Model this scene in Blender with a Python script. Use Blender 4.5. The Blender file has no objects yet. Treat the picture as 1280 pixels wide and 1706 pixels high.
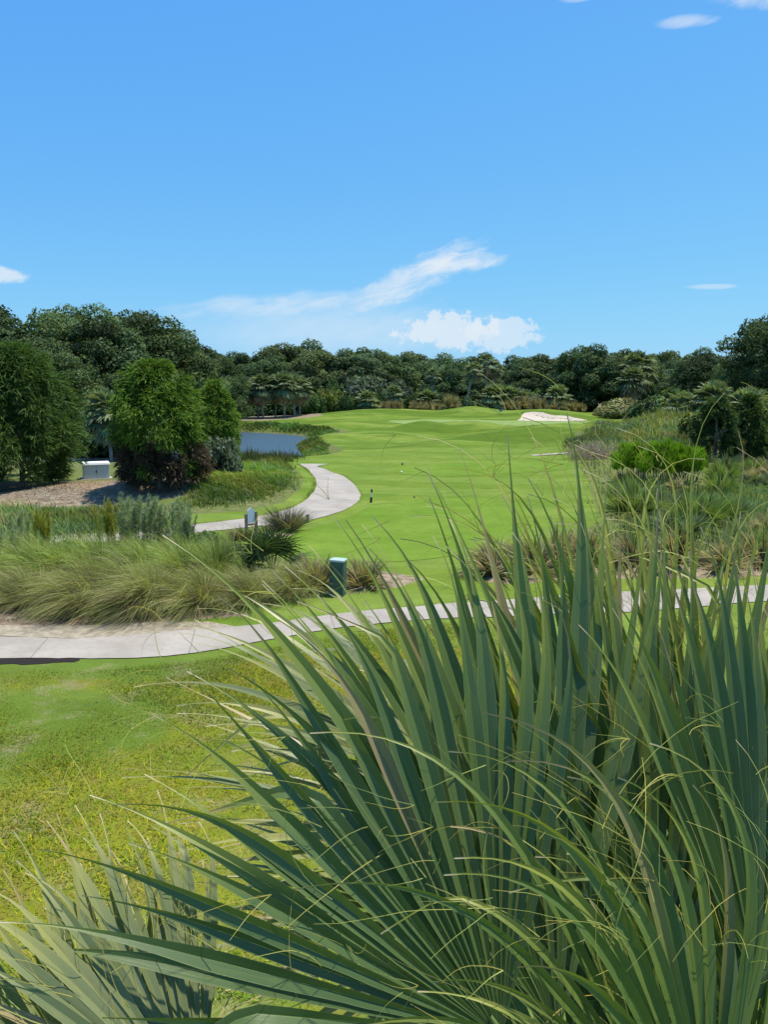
import bpy, bmesh, math, random
import numpy as np
from mathutils import Vector, Matrix
from mathutils.geometry import delaunay_2d_cdt

random.seed(7)
RAD = math.radians
scene = bpy.context.scene
COL = scene.collection

# ------------------------------------------------------------------ camera
cam_d = bpy.data.cameras.new('camera')
cam = bpy.data.objects.new('camera', cam_d)
COL.objects.link(cam)
cam.location = (0, 0, 5.6)
cam.rotation_euler = (RAD(81.0), 0, 0)
cam_d.sensor_fit = 'VERTICAL'
cam_d.sensor_height = 36.0
cam_d.lens = 36.0 * 1280 / 1706
cam_d.clip_start = 0.05
cam_d.clip_end = 3000
scene.camera = cam

# ------------------------------------------------------------------ light
SUN_EL, SUN_AZ = 72.0, 72.0          # azimuth measured clockwise from +Y
world = bpy.data.worlds.new('World')
scene.world = world
world.use_nodes = True
wt = world.node_tree
for n in list(wt.nodes):
    wt.nodes.remove(n)


class NT:
    """small helper that writes node maths"""
    def __init__(self, tree):
        self.t = tree

    def new(self, kind, **kw):
        n = self.t.nodes.new(kind)
        for k, v in kw.items():
            setattr(n, k, v)
        return n

    def put(self, sock, v):
        if isinstance(v, bpy.types.NodeSocket):
            self.t.links.new(v, sock)
        else:
            sock.default_value = v

    def m(self, op, a, b=0.0, c=0.0, clamp=False):
        n = self.new('ShaderNodeMath', operation=op)
        n.use_clamp = clamp
        for i, v in enumerate((a, b, c)):
            self.put(n.inputs[i], v)
        return n.outputs[0]

    def sstep(self, x, a, b):
        n = self.new('ShaderNodeMapRange', interpolation_type='SMOOTHSTEP')
        self.put(n.inputs[0], x)
        n.inputs[1].default_value = a
        n.inputs[2].default_value = b
        return n.outputs[0]

    def noise(self, vec, scale, detail=4.0, rough=0.55, dist=0.0, col=False):
        n = self.new('ShaderNodeTexNoise')
        if vec is not None:
            self.put(n.inputs['Vector'], vec)
        n.inputs['Scale'].default_value = scale
        n.inputs['Detail'].default_value = detail
        n.inputs['Roughness'].default_value = rough
        n.inputs['Distortion'].default_value = dist
        return n.outputs['Color' if col else 'Fac']

    def mix(self, f, a, b, blend='MIX'):
        n = self.new('ShaderNodeMix', data_type='RGBA', blend_type=blend)
        self.put(n.inputs[0], f)
        for s, v in ((n.inputs[6], a), (n.inputs[7], b)):
            if isinstance(v, tuple) and len(v) == 3:
                v = v + (1.0,)
            self.put(s, v)
        return n.outputs[2]

    def comb(self, x, y, z):
        n = self.new('ShaderNodeCombineXYZ')
        for i, v in enumerate((x, y, z)):
            self.put(n.inputs[i], v)
        return n.outputs[0]

    def sep(self, v):
        n = self.new('ShaderNodeSeparateXYZ')
        self.put(n.inputs[0], v)
        return n.outputs


W = NT(wt)
sky = W.new('ShaderNodeTexSky', sky_type='NISHITA')
sky.sun_disc = False
sky.sun_elevation = RAD(SUN_EL)
sky.sun_rotation = RAD(SUN_AZ)
sky.air_density = 1.0
sky.dust_density = 0.6
sky.ozone_density = 2.2
sr, sg, sb = W.sep(sky.outputs[0])           # deeper, more saturated summer blue, graded evenly over the whole sky
graded = W.comb(W.m('MULTIPLY', W.m('POWER', W.m('MULTIPLY', sr, 1 / 1.38), 0.86), 0.575),
                W.m('MULTIPLY', W.m('POWER', W.m('MULTIPLY', sg, 1 / 2.58), 0.58), 2.20),
                W.m('MULTIPLY', W.m('POWER', W.m('MULTIPLY', sb, 1 / 4.67), 0.12), 4.95))
tc = W.new('ShaderNodeTexCoord')
dx, dy, dz = W.sep(tc.outputs['Generated'])
az = W.m('MULTIPLY', W.m('ARCTAN2', dx, dy), 57.2958)
el = W.m('MULTIPLY', W.m('ARCSINE', dz), 57.2958)
pos = W.comb(az, el, 0.0)
warp = W.noise(pos, 0.35, 5, 0.6, col=True)
wx, wy, wz = W.sep(warp)
azw = W.m('ADD', az, W.m('MULTIPLY', W.m('SUBTRACT', wx, 0.5), 4.0))
elw = W.m('ADD', el, W.m('MULTIPLY', W.m('SUBTRACT', wy, 0.5), 1.5))
fine = W.noise(W.comb(W.m('SUBTRACT', W.m('MULTIPLY', az, 0.40), W.m('MULTIPLY', el, 0.25)), W.m('SUBTRACT', W.m('MULTIPLY', el, 1.25), W.m('MULTIPLY', az, 0.28)), 3.0), 0.95, 10, 0.66, 0.4)


fine2 = W.noise(W.comb(az, el, 9.0), 1.3, 8, 0.6)


def cloud_ellipse(ca, ce, ra, re, rot, edge, gain, warped=True, amp=0.55, nz=None):
    a = W.m('SUBTRACT', azw if warped else az, ca)
    e = W.m('SUBTRACT', elw if warped else el, ce)
    c, s = math.cos(RAD(rot)), math.sin(RAD(rot))
    p = W.m('ADD', W.m('MULTIPLY', a, c / ra), W.m('MULTIPLY', e, s / ra))
    q = W.m('ADD', W.m('MULTIPLY', a, -s / re), W.m('MULTIPLY', e, c / re))
    r = W.m('ADD', W.m('MULTIPLY', p, p), W.m('MULTIPLY', q, q))
    d = W.m('ADD', W.m('SUBTRACT', 1.0, r), W.m('MULTIPLY', W.m('SUBTRACT', nz or fine, 0.5), amp * 2))
    return W.m('MULTIPLY', W.sstep(d, 0.0, edge), gain)


clouds = [
    cloud_ellipse(-7.0, 6.2, 12.0, 1.0, 4, 1.7, 0.66, amp=1.1),
    cloud_ellipse(2.3, 8.1, 6.0, 1.35, 24, 1.5, 0.88, amp=1.15),
    cloud_ellipse(5.6, 9.0, 3.6, 0.9, 8, 1.5, 0.85, amp=1.2),
    cloud_ellipse(-3.0, 4.3, 14.0, 2.6, 0, 1.6, 0.62, amp=0.35),
    cloud_ellipse(4.5, 4.4, 3.6, 1.5, 0, 0.5, 0.72, amp=1.6, nz=fine2),
    cloud_ellipse(8.6, 3.9, 2.6, 1.3, 0, 0.5, 0.62, amp=1.6, nz=fine2),
    cloud_ellipse(-26.5, 7.2, 2.8, 0.7, 0, 0.7, 0.75),
    cloud_ellipse(22.5, 6.8, 2.0, 0.22, -2, 0.9, 0.4, warped=False),
    cloud_ellipse(19.9, 22.3, 2.2, 0.42, -3, 1.1, 0.5, warped=False, amp=0.7),
    cloud_ellipse(24.0, 23.2, 3.0, 0.9, -6, 1.3, 0.6, amp=0.9),
    cloud_ellipse(13.0, 24.2, 1.4, 0.25, 0, 1.0, 0.4, warped=False),
]
# the same thin clouds go on round the rest of the sky
gen = W.noise(W.comb(W.m('MULTIPLY', az, 0.03), W.m('MULTIPLY', el, 0.11), 1.7), 1.0, 6, 0.6)
away = W.sstep(W.m('ABSOLUTE', az), 38.0, 60.0)
clouds.append(W.m('MULTIPLY', W.m('MULTIPLY', W.sstep(gen, 0.56, 0.72), 0.6), away))
tot = clouds[0]
for c in clouds[1:]:
    tot = W.m('SUBTRACT', 1.0, W.m('MULTIPLY', W.m('SUBTRACT', 1.0, tot), W.m('SUBTRACT', 1.0, c)))
up = W.sstep(el, 0.2, 2.0)
tot = W.m('MULTIPLY', tot, up, clamp=True)
skycol = W.mix(tot, graded, (4.2, 4.6, 5.0))
bg = W.new('ShaderNodeBackground')
bg.inputs['Strength'].default_value = 0.13
wt.links.new(skycol, bg.inputs['Color'])
wo = W.new('ShaderNodeOutputWorld')
wt.links.new(bg.outputs[0], wo.inputs['Surface'])
world.cycles.sampling_method = 'MANUAL'
world.cycles.sample_map_resolution = 512

sun_d = bpy.data.lights.new('sun', 'SUN')
sun_d.energy = 4.6
sun_d.angle = RAD(0.6)
sun_d.color = (1.0, 0.93, 0.79)
sun = bpy.data.objects.new('sun', sun_d)
COL.objects.link(sun)
sdir = Vector((math.sin(RAD(SUN_AZ)) * math.cos(RAD(SUN_EL)), math.cos(RAD(SUN_AZ)) * math.cos(RAD(SUN_EL)), math.sin(RAD(SUN_EL))))
sun.rotation_euler = sdir.to_track_quat('Z', 'Y').to_euler()
sun.location = (40, 30, 60)

vs = scene.view_settings
vs.view_transform = 'Standard'
vs.look = 'None'
vs.exposure = 0.52
vs.gamma = 1.0
vs.use_curve_mapping = False
scene.cycles.max_bounces = 6
scene.cycles.transparent_max_bounces = 4
scene.cycles.transmission_bounces = 4
scene.cycles.sample_clamp_indirect = 6.0


# ------------------------------------------------------------------ helpers
def tag(o, label=None, cat=None, group=None, kind=None):
    if label:
        o['label'] = label
    if cat:
        o['category'] = cat
    if group:
        o['group'] = group
    if kind:
        o['kind'] = kind
    return o


def link(name, data, parent=None, loc=None, rot=None, scale=None):
    o = bpy.data.objects.new(name, data)
    COL.objects.link(o)
    if parent is not None:
        o.parent = parent
    if loc is not None:
        o.location = loc
    if rot is not None:
        o.rotation_euler = rot
    if scale is not None:
        o.scale = (scale,) * 3 if isinstance(scale, (int, float)) else scale
    return o


def np_mesh(name, V, Fq, mat, col=None, uv=None, smooth=False):
    """V (n,3); Fq (m,3) or (m,4) indices; col (n,3) per-vertex colour; uv (n,2) stored per vertex"""
    V = np.asarray(V, dtype=np.float32)
    Fq = np.asarray(Fq, dtype=np.int32)
    me = bpy.data.meshes.new(name)
    k = Fq.shape[1]
    me.vertices.add(len(V))
    me.vertices.foreach_set('co', V.ravel())
    me.loops.add(Fq.size)
    me.loops.foreach_set('vertex_index', Fq.ravel())
    me.polygons.add(len(Fq))
    me.polygons.foreach_set('loop_start', np.arange(0, Fq.size, k, dtype=np.int32))
    if smooth:
        me.polygons.foreach_set('use_smooth', np.ones(len(Fq), dtype=bool))
    if col is not None:
        a = me.color_attributes.new('col', 'FLOAT_COLOR', 'POINT')
        c4 = np.ones((len(V), 4), dtype=np.float32)
        c4[:, :3] = col
        a.data.foreach_set('color', c4.ravel())
    if uv is not None:
        a = me.attributes.new('strip', 'FLOAT2', 'POINT')
        a.data.foreach_set('vector', np.asarray(uv, dtype=np.float32).ravel())
    me.update(calc_edges=True)
    if mat:
        me.materials.append(mat)
    return me


def unit(v):
    v = np.asarray(v, dtype=float)
    return v / np.maximum(np.linalg.norm(v, axis=-1, keepdims=True), 1e-9)


def ribbons(P, Wd, B, C=None):
    """P (n,k,3) spines, Wd (n,k) half widths, B (n,3) or (n,k,3) side vectors, C (n,k,3) colours -> V, F, col"""
    n, k, _ = P.shape
    if B.ndim == 2:
        B = np.repeat(B[:, None, :], k, axis=1)
    V = np.stack([P - B * Wd[..., None], P + B * Wd[..., None]], axis=2).reshape(n * k * 2, 3)
    base = (np.arange(n) * k * 2)[:, None] + (np.arange(k - 1) * 2)[None, :]
    base = base.ravel()
    F = np.stack([base, base + 1, base + 3, base + 2], axis=1)
    col = None
    if C is not None:
        col = np.repeat(C[:, :, None, :], 2, axis=2).reshape(n * k * 2, 3)
    return V, F, col


def rhombs(P, D, S, length, width, C):
    """flat leaf shapes at P along D, side S"""
    n = len(P)
    L = length[:, None] * D
    S = width[:, None] * S
    V = np.stack([P - L * 0.5, P + S * 0.5 + L * 0.05, P + L * 0.5, P - S * 0.5 + L * 0.05], axis=1).reshape(n * 4, 3)
    F = (np.arange(n) * 4)[:, None] + np.arange(4)[None, :]
    return V, F, np.repeat(C, 4, axis=0)


def cat_parts(parts):
    Vs, Fs, Cs, off = [], [], [], 0
    for V, F, C in parts:
        Vs.append(V)
        Fs.append(F + off)
        Cs.append(C)
        off += len(V)
    return np.concatenate(Vs), np.concatenate(Fs), np.concatenate(Cs)


def tube(path, radii, sides=7):
    """tapered tube along points"""
    path = np.asarray(path, dtype=float)
    k = len(path)
    t = unit(np.gradient(path, axis=0))
    ref = np.array([0.31, 0.95, 0.12]) if abs(t[0][2]) > 0.7 else np.array([0, 0, 1.0])
    a = unit(np.cross(t, ref))
    b = np.cross(t, a)
    ang = np.linspace(0, 2 * math.pi, sides, endpoint=False)
    V = (path[:, None, :] + np.asarray(radii)[:, None, None] * (np.cos(ang)[None, :, None] * a[:, None, :] + np.sin(ang)[None, :, None] * b[:, None, :])).reshape(-1, 3)
    F = []
    for i in range(k - 1):
        for j in range(sides):
            j2 = (j + 1) % sides
            F.append((i * sides + j, i * sides + j2, (i + 1) * sides + j2, (i + 1) * sides + j))
    return V, np.array(F)


def tubes_mesh(name, tubes, mat, col):
    parts = [(V, F, np.tile(np.array(col), (len(V), 1))) for V, F in tubes]
    V, F, C = cat_parts(parts)
    return np_mesh(name, V, F, mat, C, smooth=True)


def bm_obj(name, bm, mat, parent=None, bevel=0.0, smooth=False):
    me = bpy.data.meshes.new(name)
    if bevel > 0:
        bmesh.ops.bevel(bm, geom=list(bm.edges), offset=bevel, segments=2, profile=0.6, affect='EDGES')
    bm.normal_update()
    bm.to_mesh(me)
    bm.free()
    if smooth:
        for p in me.polygons:
            p.use_smooth = True
    me.materials.append(mat)
    return link(name, me, parent)


def bm_box(x0, x1, y0, y1, z0, z1):
    bm = bmesh.new()
    bmesh.ops.create_cube(bm, size=1.0, matrix=Matrix.Translation(((x0 + x1) / 2, (y0 + y1) / 2, (z0 + z1) / 2)) @ Matrix.Diagonal((x1 - x0, y1 - y0, z1 - z0, 1)))
    return bm


def bm_lathe(profile, sides=20):
    bm = bmesh.new()
    rings = []
    for r, z in profile:
        rings.append([bm.verts.new((r * math.cos(2 * math.pi * j / sides), r * math.sin(2 * math.pi * j / sides), z)) for j in range(sides)])
    for a, b in zip(rings, rings[1:]):
        for j in range(sides):
            bm.faces.new((a[j], a[(j + 1) % sides], b[(j + 1) % sides], b[j]))
    bm.faces.new(list(reversed(rings[0])))
    bm.faces.new(rings[-1])
    return bm


# ------------------------------------------------------------------ materials
def new_mat(name):
    m = bpy.data.materials.new(name)
    m.use_nodes = True
    t = m.node_tree
    b = t.nodes['Principled BSDF']
    return m, NT(t), b


def foliage_mat(name, rough=0.55, trans=0.25, spec=0.35, bright=1.0, hue_var=0.25, tint=(1.25, 1.25, 0.5)):
    m, N, b = new_mat(name)
    at = N.new('ShaderNodeAttribute', attribute_name='col')
    oi = N.new('ShaderNodeObjectInfo')
    f = N.m('ADD', N.m('MULTIPLY', oi.outputs['Random'], hue_var), bright - hue_var / 2)
    c = N.mix(1.0, at.outputs['Color'], N.comb(f, f, f), 'MULTIPLY')
    N.put(b.inputs['Base Color'], c)
    b.inputs['Roughness'].default_value = rough
    b.inputs['Specular IOR Level'].default_value = spec
    if trans > 0:
        tr = N.new('ShaderNodeBsdfTranslucent')
        N.put(tr.inputs['Color'], N.mix(1.0, c, tint, 'MULTIPLY'))
        ms = N.new('ShaderNodeMixShader')
        ms.inputs[0].default_value = trans
        m.node_tree.links.new(b.outputs[0], ms.inputs[1])
        m.node_tree.links.new(tr.outputs[0], ms.inputs[2])
        m.node_tree.links.new(ms.outputs[0], m.node_tree.nodes['Material Output'].inputs['Surface'])
    return m


def bark_mat(name, c1, c2, scale=6.0):
    m, N, b = new_mat(name)
    tcn = N.new('ShaderNodeTexCoord')
    mp = N.new('ShaderNodeMapping')
    mp.inputs['Scale'].default_value = (scale, scale, scale * 0.3)
    m.node_tree.links.new(tcn.outputs['Object'], mp.inputs['Vector'])
    n = N.noise(mp.outputs[0], 1.0, 6, 0.6)
    N.put(b.inputs['Base Color'], N.mix(N.sstep(n, 0.35, 0.65), c1, c2))
    b.inputs['Roughness'].default_value = 0.9
    bp = N.new('ShaderNodeBump')
    bp.inputs['Strength'].default_value = 0.6
    bp.inputs['Distance'].default_value = 0.03
    N.put(bp.inputs['Height'], n)
    N.put(b.inputs['Normal'], bp.outputs[0])
    return m


def plain_mat(name, colr, rough=0.5, var=0.15, scale=8.0, spec=0.4):
    m, N, b = new_mat(name)
    tcn = N.new('ShaderNodeTexCoord')
    n = N.noise(tcn.outputs['Object'], scale, 5, 0.6)
    f = N.m('ADD', N.m('MULTIPLY', N.m('SUBTRACT', n, 0.5), var * 2), 1.0)
    N.put(b.inputs['Base Color'], N.mix(1.0, colr, N.comb(f, f, f), 'MULTIPLY'))
    b.inputs['Roughness'].default_value = rough
    b.inputs['Specular IOR Level'].default_value = spec
    return m


M_LEAF = foliage_mat('leaf_green', 0.7, 0.28, 0.12, hue_var=0.5)
M_GRASS = foliage_mat('grass_blade', 0.65, 0.35, 0.18, hue_var=0.1)
M_NEEDLE = foliage_mat('cedar_needle', 0.7, 0.28, 0.12, hue_var=0.1)
M_DRY = foliage_mat('dry_foliage', 0.8, 0.15, 0.15, tint=(1.1, 1.0, 0.8))
M_OAKBARK = bark_mat('oak_bark', (0.10, 0.085, 0.07), (0.22, 0.20, 0.175))
M_PALMBARK = bark_mat('palm_bark', (0.22, 0.185, 0.15), (0.38, 0.33, 0.28), 5.0)
M_STEM = foliage_mat('stem', 0.8, 0.0, 0.1)


# ------------------------------------------------------------------ terrain
def sst(a, b, x):
    t = np.clip((x - a) / (b - a), 0, 1)
    return t * t * (3 - 2 * t)


def GB(x, y, cx, cy, rx, ry, rot=0.0):
    c, s = math.cos(RAD(rot)), math.sin(RAD(rot))
    a = (x - cx) * c + (y - cy) * s
    b = -(x - cx) * s + (y - cy) * c
    return np.exp(-(a / rx) ** 2 - (b / ry) ** 2)


def poly_sd(x, y, poly):
    """signed distance, negative inside"""
    p = np.asarray(poly, dtype=float)
    q = np.roll(p, -1, axis=0)
    d2 = np.full(np.shape(x), 1e18)
    inside = np.zeros(np.shape(x), dtype=bool)
    for (ax, ay), (bx, by) in zip(p, q):
        ex, ey = bx - ax, by - ay
        t = np.clip(((x - ax) * ex + (y - ay) * ey) / (ex * ex + ey * ey), 0, 1)
        d2 = np.minimum(d2, (x - ax - t * ex) ** 2 + (y - ay - t * ey) ** 2)
        cr = ((ay > y) != (by > y)) & (x < ex * (y - ay) / (ey if ey else 1e-9) + ax)
        inside ^= cr
    d = np.sqrt(d2)
    return np.where(inside, -d, d)


def smooth_closed(pts, n=8):
    """Catmull-Rom closed outline"""
    p = np.asarray(pts, dtype=float)
    out = []
    k = len(p)
    for i in range(k):
        a, b, c, d = p[i - 1], p[i], p[(i + 1) % k], p[(i + 2) % k]
        for t in np.linspace(0, 1, n, endpoint=False):
            out.append(0.5 * ((2 * b) + (-a + c) * t + (2 * a - 5 * b + 4 * c - d) * t * t + (-a + 3 * b - 3 * c + d) * t ** 3))
    return np.array(out)


def smooth_open(pts, n=8):
    p = np.asarray(pts, dtype=float)
    p = np.vstack([2 * p[0] - p[1], p, 2 * p[-1] - p[-2]])
    out = []
    for i in range(1, len(p) - 2):
        a, b, c, d = p[i - 1], p[i], p[i + 1], p[i + 2]
        for t in np.linspace(0, 1, n, endpoint=False):
            out.append(0.5 * ((2 * b) + (-a + c) * t + (2 * a - 5 * b + 4 * c - d) * t * t + (-a + 3 * b - 3 * c + d) * t ** 3))
    out.append(p[-2])
    return np.array(out)


POND = smooth_closed([(-62, 70), (-40, 68), (-22, 65), (-13, 66), (-8.6, 71), (-8.4, 77), (-10.0, 86), (-11.2, 95), (-10.6, 104), (-12.5, 112), (-18, 119), (-26, 125), (-40, 129), (-62, 127)], 4)
WATER_Z = -1.0
BUNKER = smooth_closed([(24.3, 139.8), (27, 138.6), (31, 138.6), (35.5, 140.0), (37.6, 143.0), (35.2, 146.4), (32, 146.8), (29.6, 149.2), (26.8, 148.4), (25.4, 144.0)], 5)


def H(x, y):
    x = np.asarray(x, dtype=float)
    y = np.asarray(y, dtype=float)
    h = 0.04 * np.sin(x * 0.5 + 1) * np.cos(y * 0.37) + 0.02 * np.sin(x * 1.3 - y * 0.9)
    h = h + 0.65 * GB(x, y, -13, 42, 6, 4)
    h = h + 0.55 * GB(x, y, -8.4, 47, 3.2, 8)
    h = h + 0.35 * GB(x, y, -6.5, 22, 6, 3)
    h = h + 0.25 * GB(x, y, 7, 25, 6, 2.5)
    h = h + 2.5 * GB(x, y, 33, 76, 13, 15, 12) + 0.5 * GB(x, y, 22, 52, 9, 10)
    h = h + 0.35 * GB(x, y, 12, 131, 26, 13)
    h = h + 1.15 * GB(x, y, 30.5, 150.5, 8, 5.5)
    h = h + 1.9 * GB(x, y, 1, 158, 17, 9) + 1.5 * GB(x, y, 18, 156, 5.5, 6) + 1.6 * GB(x, y, 33, 159, 11, 8) + 1.4 * GB(x, y, 52, 166, 9, 7)
    und = sst(66, 80, y) * (1 - sst(120, 132, y)) * sst(-14, -6, x) * (1 - sst(40, 55, x))
    h = h + und * (0.55 * np.sin(x * 0.30 + y * 0.11) * np.cos(y * 0.29 - 0.8) + 0.34 * np.sin(y * 0.41 + x * 0.17 + 1.2))
    h = h + 0.9 * GB(x, y, 6, 112, 5, 3.5) + 0.8 * GB(x, y, 15, 107, 6, 3) - 0.5 * GB(x, y, 10, 104, 9, 2.5)
    h = h + 1.0 * sst(45, 120, np.abs(x)) + 0.8 * sst(170, 230, y)
    far = (np.abs(x + 30) < 60) & (y > 50) & (y < 150)
    sd = np.full(x.shape, 99.0)
    if far.any():
        sd[far] = poly_sd(x[far], y[far], POND)
    bank = 1 - sst(-2.5, 4.5, sd)
    h = h * (1 - bank) + bank * -1.75
    nb = (np.abs(x - 31) < 14) & (np.abs(y - 144) < 14)
    if nb.any():
        sb = np.full(x.shape, 99.0)
        sb[nb] = poly_sd(x[nb], y[nb], BUNKER)
        h = h - 0.45 * (1 - sst(-1.6, 0.3, sb)) + 0.12 * np.exp(-((sb - 0.9) / 0.9) ** 2) * (y > 141)
    return h


def hz(x, y):
    return float(H(np.array([x]), np.array([y]))[0])


def axis(segs):
    out = [segs[0][0]]
    for a, b, d in segs:
        n = max(1, int(round((b - a) / d)))
        out += list(np.linspace(a, b, n + 1)[1:])
    return np.array(out)


xs = axis([(-700, -140, 40), (-140, -60, 4), (-60, -25, 0.9), (-25, 25, 0.36), (25, 60, 0.8), (60, 140, 4), (140, 700, 40)])
ys = axis([(-60, 0, 4), (0, 6, 0.6), (6, 30, 0.3), (30, 66, 0.42), (66, 170, 0.8), (170, 250, 4), (250, 900, 50)])
GX, GY = np.meshgrid(xs, ys)
GZ = H(GX, GY)
nx, ny = len(xs), len(ys)
idx = np.arange(nx * ny).reshape(ny, nx)
FQ = np.stack([idx[:-1, :-1], idx[:-1, 1:], idx[1:, 1:], idx[1:, :-1]], axis=-1).reshape(-1, 4)

# zones: red = bare earth and pine straw, green = unmown rough, blue = dry yellow turf
ROUGH_L = [(-60, 20.5), (-9, 18.6), (-4, 19.2), (-0.3, 20.6), (0.2, 21.6), (-1.5, 22.6), (-4.5, 26.0), (-6.2, 27.5), (-9, 28), (-13, 29), (-60, 32)]
ROUGH_BANK = [(-60, 33), (-12, 33.5), (-8.6, 34.2), (-6.4, 35.5), (-5.0, 38), (-4.6, 42), (-4.9, 47), (-5.8, 52), (-7.3, 58), (-8.5, 66), (-20, 66), (-60, 66)]
ROUGH_R = [(2.6, 21.9), (8, 22.4), (14, 22.6), (60, 24), (90, 60), (70, 120), (40, 105), (27, 95), (21, 84), (16.5, 70), (14.3, 58), (12.6, 47), (11.0, 40), (9.5, 33), (6.5, 28), (3.2, 25.5)]
SHORE = smooth_closed([(-62, 66), (-40, 64), (-20, 60), (-9, 62), (-5.0, 70), (-3.8, 76), (-6.5, 86), (-8.0, 95), (-5.2, 104), (-6.0, 116), (-16, 126), (-26, 133), (-62, 135)], 3)
DIRT = [(-60, 36), (-16.5, 36.5), (-12.5, 36.8), (-9.6, 38.5), (-9.8, 42), (-13, 47), (-18, 47), (-24, 47), (-60, 50)]
STRAW = [(-60, 140), (-28, 141), (-20, 147), (-12, 152), (-14, 160), (-60, 165)]
BED = [(-2.6, 20.6), (0.3, 21.0), (1.2, 22.2), (0.2, 23.0), (-3, 22.6)]
BED2 = [(3.0, 21.8), (12, 22.6), (13, 24.5), (8, 25.0), (3.4, 24.6)]
SCRAPE = [(-20, 17.6), (-7.2, 17.5), (-3.3, 18.6), (-4.5, 19.2), (-8.5, 18.9), (-20, 19.2)]


def soft(poly, w):
    return 1 - sst(-w, w, poly_sd(GX, GY, poly))


red = np.maximum.reduce([soft(DIRT, 0.8), soft(STRAW, 2), soft(BED, 0.35), soft(BED2, 0.5), soft(SCRAPE, 0.35) * 0.95,
                         sst(165, 175, GY), 0.9 * GB(GX, GY, -4.6, 29.4, 1.6, 0.9), sst(50, 62, np.abs(GX)) * (GY > 60)])
shore_g = soft(SHORE, 1.2)
grn = np.maximum.reduce([soft(ROUGH_L, 0.4), soft(ROUGH_BANK, 0.5), soft(ROUGH_R, 0.6), shore_g * 0.8])
blu = (1 - sst(15.4, 16.4, GY - 0.18 * GX)) * (0.30 + 0.7 * GB(GX, GY, -0.8, 15.0, 3.6, 2.8) + 0.35 * GB(GX, GY, -5.5, 8.6, 5, 3.2) + 0.3 * GB(GX, GY, -6.3, 14.2, 1.6, 0.7)
                                          - 0.55 * GB(GX, GY, -6.3, 12.2, 2.4, 1.6) - 0.3 * GB(GX, GY, -4.3, 14.8, 2.0, 0.8))
blu = np.clip(blu, 0, 1)
m, N, b = new_mat('ground_turf')
at = N.new('ShaderNodeAttribute', attribute_name='col')
r_, g_, b_ = N.sep(at.outputs['Color'])
geo = N.new('ShaderNodeNewGeometry')
P = geo.outputs['Position']
n1 = N.noise(P, 0.35, 6, 0.6)
n2 = N.noise(P, 3.0, 6, 0.65)
n3 = N.noise(P, 22.0, 4, 0.65)
n0 = N.noise(P, 0.05, 4, 0.55)
turf = N.mix(N.sstep(n1, 0.35, 0.66), (0.098, 0.162, 0.020), (0.135, 0.192, 0.029))
turf = N.mix(N.m('MULTIPLY', N.sstep(n0, 0.46, 0.62), 0.55), turf, (0.172, 0.215, 0.036))
turf = N.mix(N.m('MULTIPLY', N.sstep(n2, 0.45, 0.75), 0.45), turf, (0.070, 0.135, 0.022))
px, py, pz = N.sep(P)
mow = N.m('SINE', N.m('ADD', N.m('MULTIPLY', px, 0.25), N.m('MULTIPLY', py, 1.05)))
turf = N.mix(N.m('MULTIPLY', N.sstep(mow, -0.3, 0.3), 0.22), turf, (0.19, 0.26, 0.065))
strm = N.noise(N.comb(N.m('MULTIPLY', px, 0.045), N.m('MULTIPLY', py, 0.16), 0.0), 1.0, 4, 0.6)
turf = N.mix(N.m('MULTIPLY', N.m('MULTIPLY', N.sstep(strm, 0.45, 0.57), 0.85), N.sstep(py, 62.0, 80.0)), turf, (0.070, 0.125, 0.014))
lawn_dry = N.mix(N.sstep(n2, 0.35, 0.7), (0.22, 0.235, 0.012), (0.25, 0.18, 0.04))
drymask = N.sstep(N.m('ADD', b_, N.m('MULTIPLY', N.m('SUBTRACT', N.noise(P, 1.1, 6, 0.65), 0.5), 0.9)), 0.22, 0.62)
turf = N.mix(N.m('MULTIPLY', drymask, 0.85), turf, lawn_dry)
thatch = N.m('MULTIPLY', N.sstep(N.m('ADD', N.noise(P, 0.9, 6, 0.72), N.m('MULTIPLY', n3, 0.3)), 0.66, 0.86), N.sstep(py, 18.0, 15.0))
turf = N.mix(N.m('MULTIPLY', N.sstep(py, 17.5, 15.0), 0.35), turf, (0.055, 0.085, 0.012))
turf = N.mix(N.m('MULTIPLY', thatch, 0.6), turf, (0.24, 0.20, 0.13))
rough = N.mix(N.sstep(n2, 0.35, 0.68), (0.085, 0.125, 0.030), (0.160, 0.150, 0.07))
rough = N.mix(N.m('MULTIPLY', N.sstep(n1, 0.45, 0.65), 0.4), rough, (0.09, 0.15, 0.025))
gm = N.sstep(N.m('ADD', g_, N.m('MULTIPLY', N.m('SUBTRACT', n2, 0.5), 0.6)), 0.35, 0.6)
c = N.mix(gm, turf, rough)
earth = N.mix(N.sstep(N.m('ADD', N.m('MULTIPLY', n2, 0.6), N.m('MULTIPLY', n3, 0.4)), 0.36, 0.62), (0.115, 0.078, 0.055), (0.30, 0.245, 0.18))
em = N.sstep(N.m('ADD', r_, N.m('MULTIPLY', N.m('SUBTRACT', n2, 0.5), 0.8)), 0.35, 0.62)
c = N.mix(em, c, earth)
n4 = N.noise(N.comb(N.m('MULTIPLY', px, 0.45), py, pz), 1.1, 8, 0.7)
fine_f = N.m('MULTIPLY', N.m('ADD', 0.70, N.m('MULTIPLY', n3, 0.6)), N.m('ADD', 0.62, N.m('MULTIPLY', n4, 0.76)))
c = N.mix(1.0, c, N.comb(fine_f, fine_f, fine_f), 'MULTIPLY')
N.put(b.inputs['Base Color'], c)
b.inputs['Roughness'].default_value = 0.95
b.inputs['Specular IOR Level'].default_value = 0.04
bp = N.new('ShaderNodeBump')
bp.inputs['Strength'].default_value = 0.5
bp.inputs['Distance'].default_value = 0.05
N.put(bp.inputs['Height'], N.m('ADD', n3, N.m('MULTIPLY', n2, 1.5)))
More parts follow.
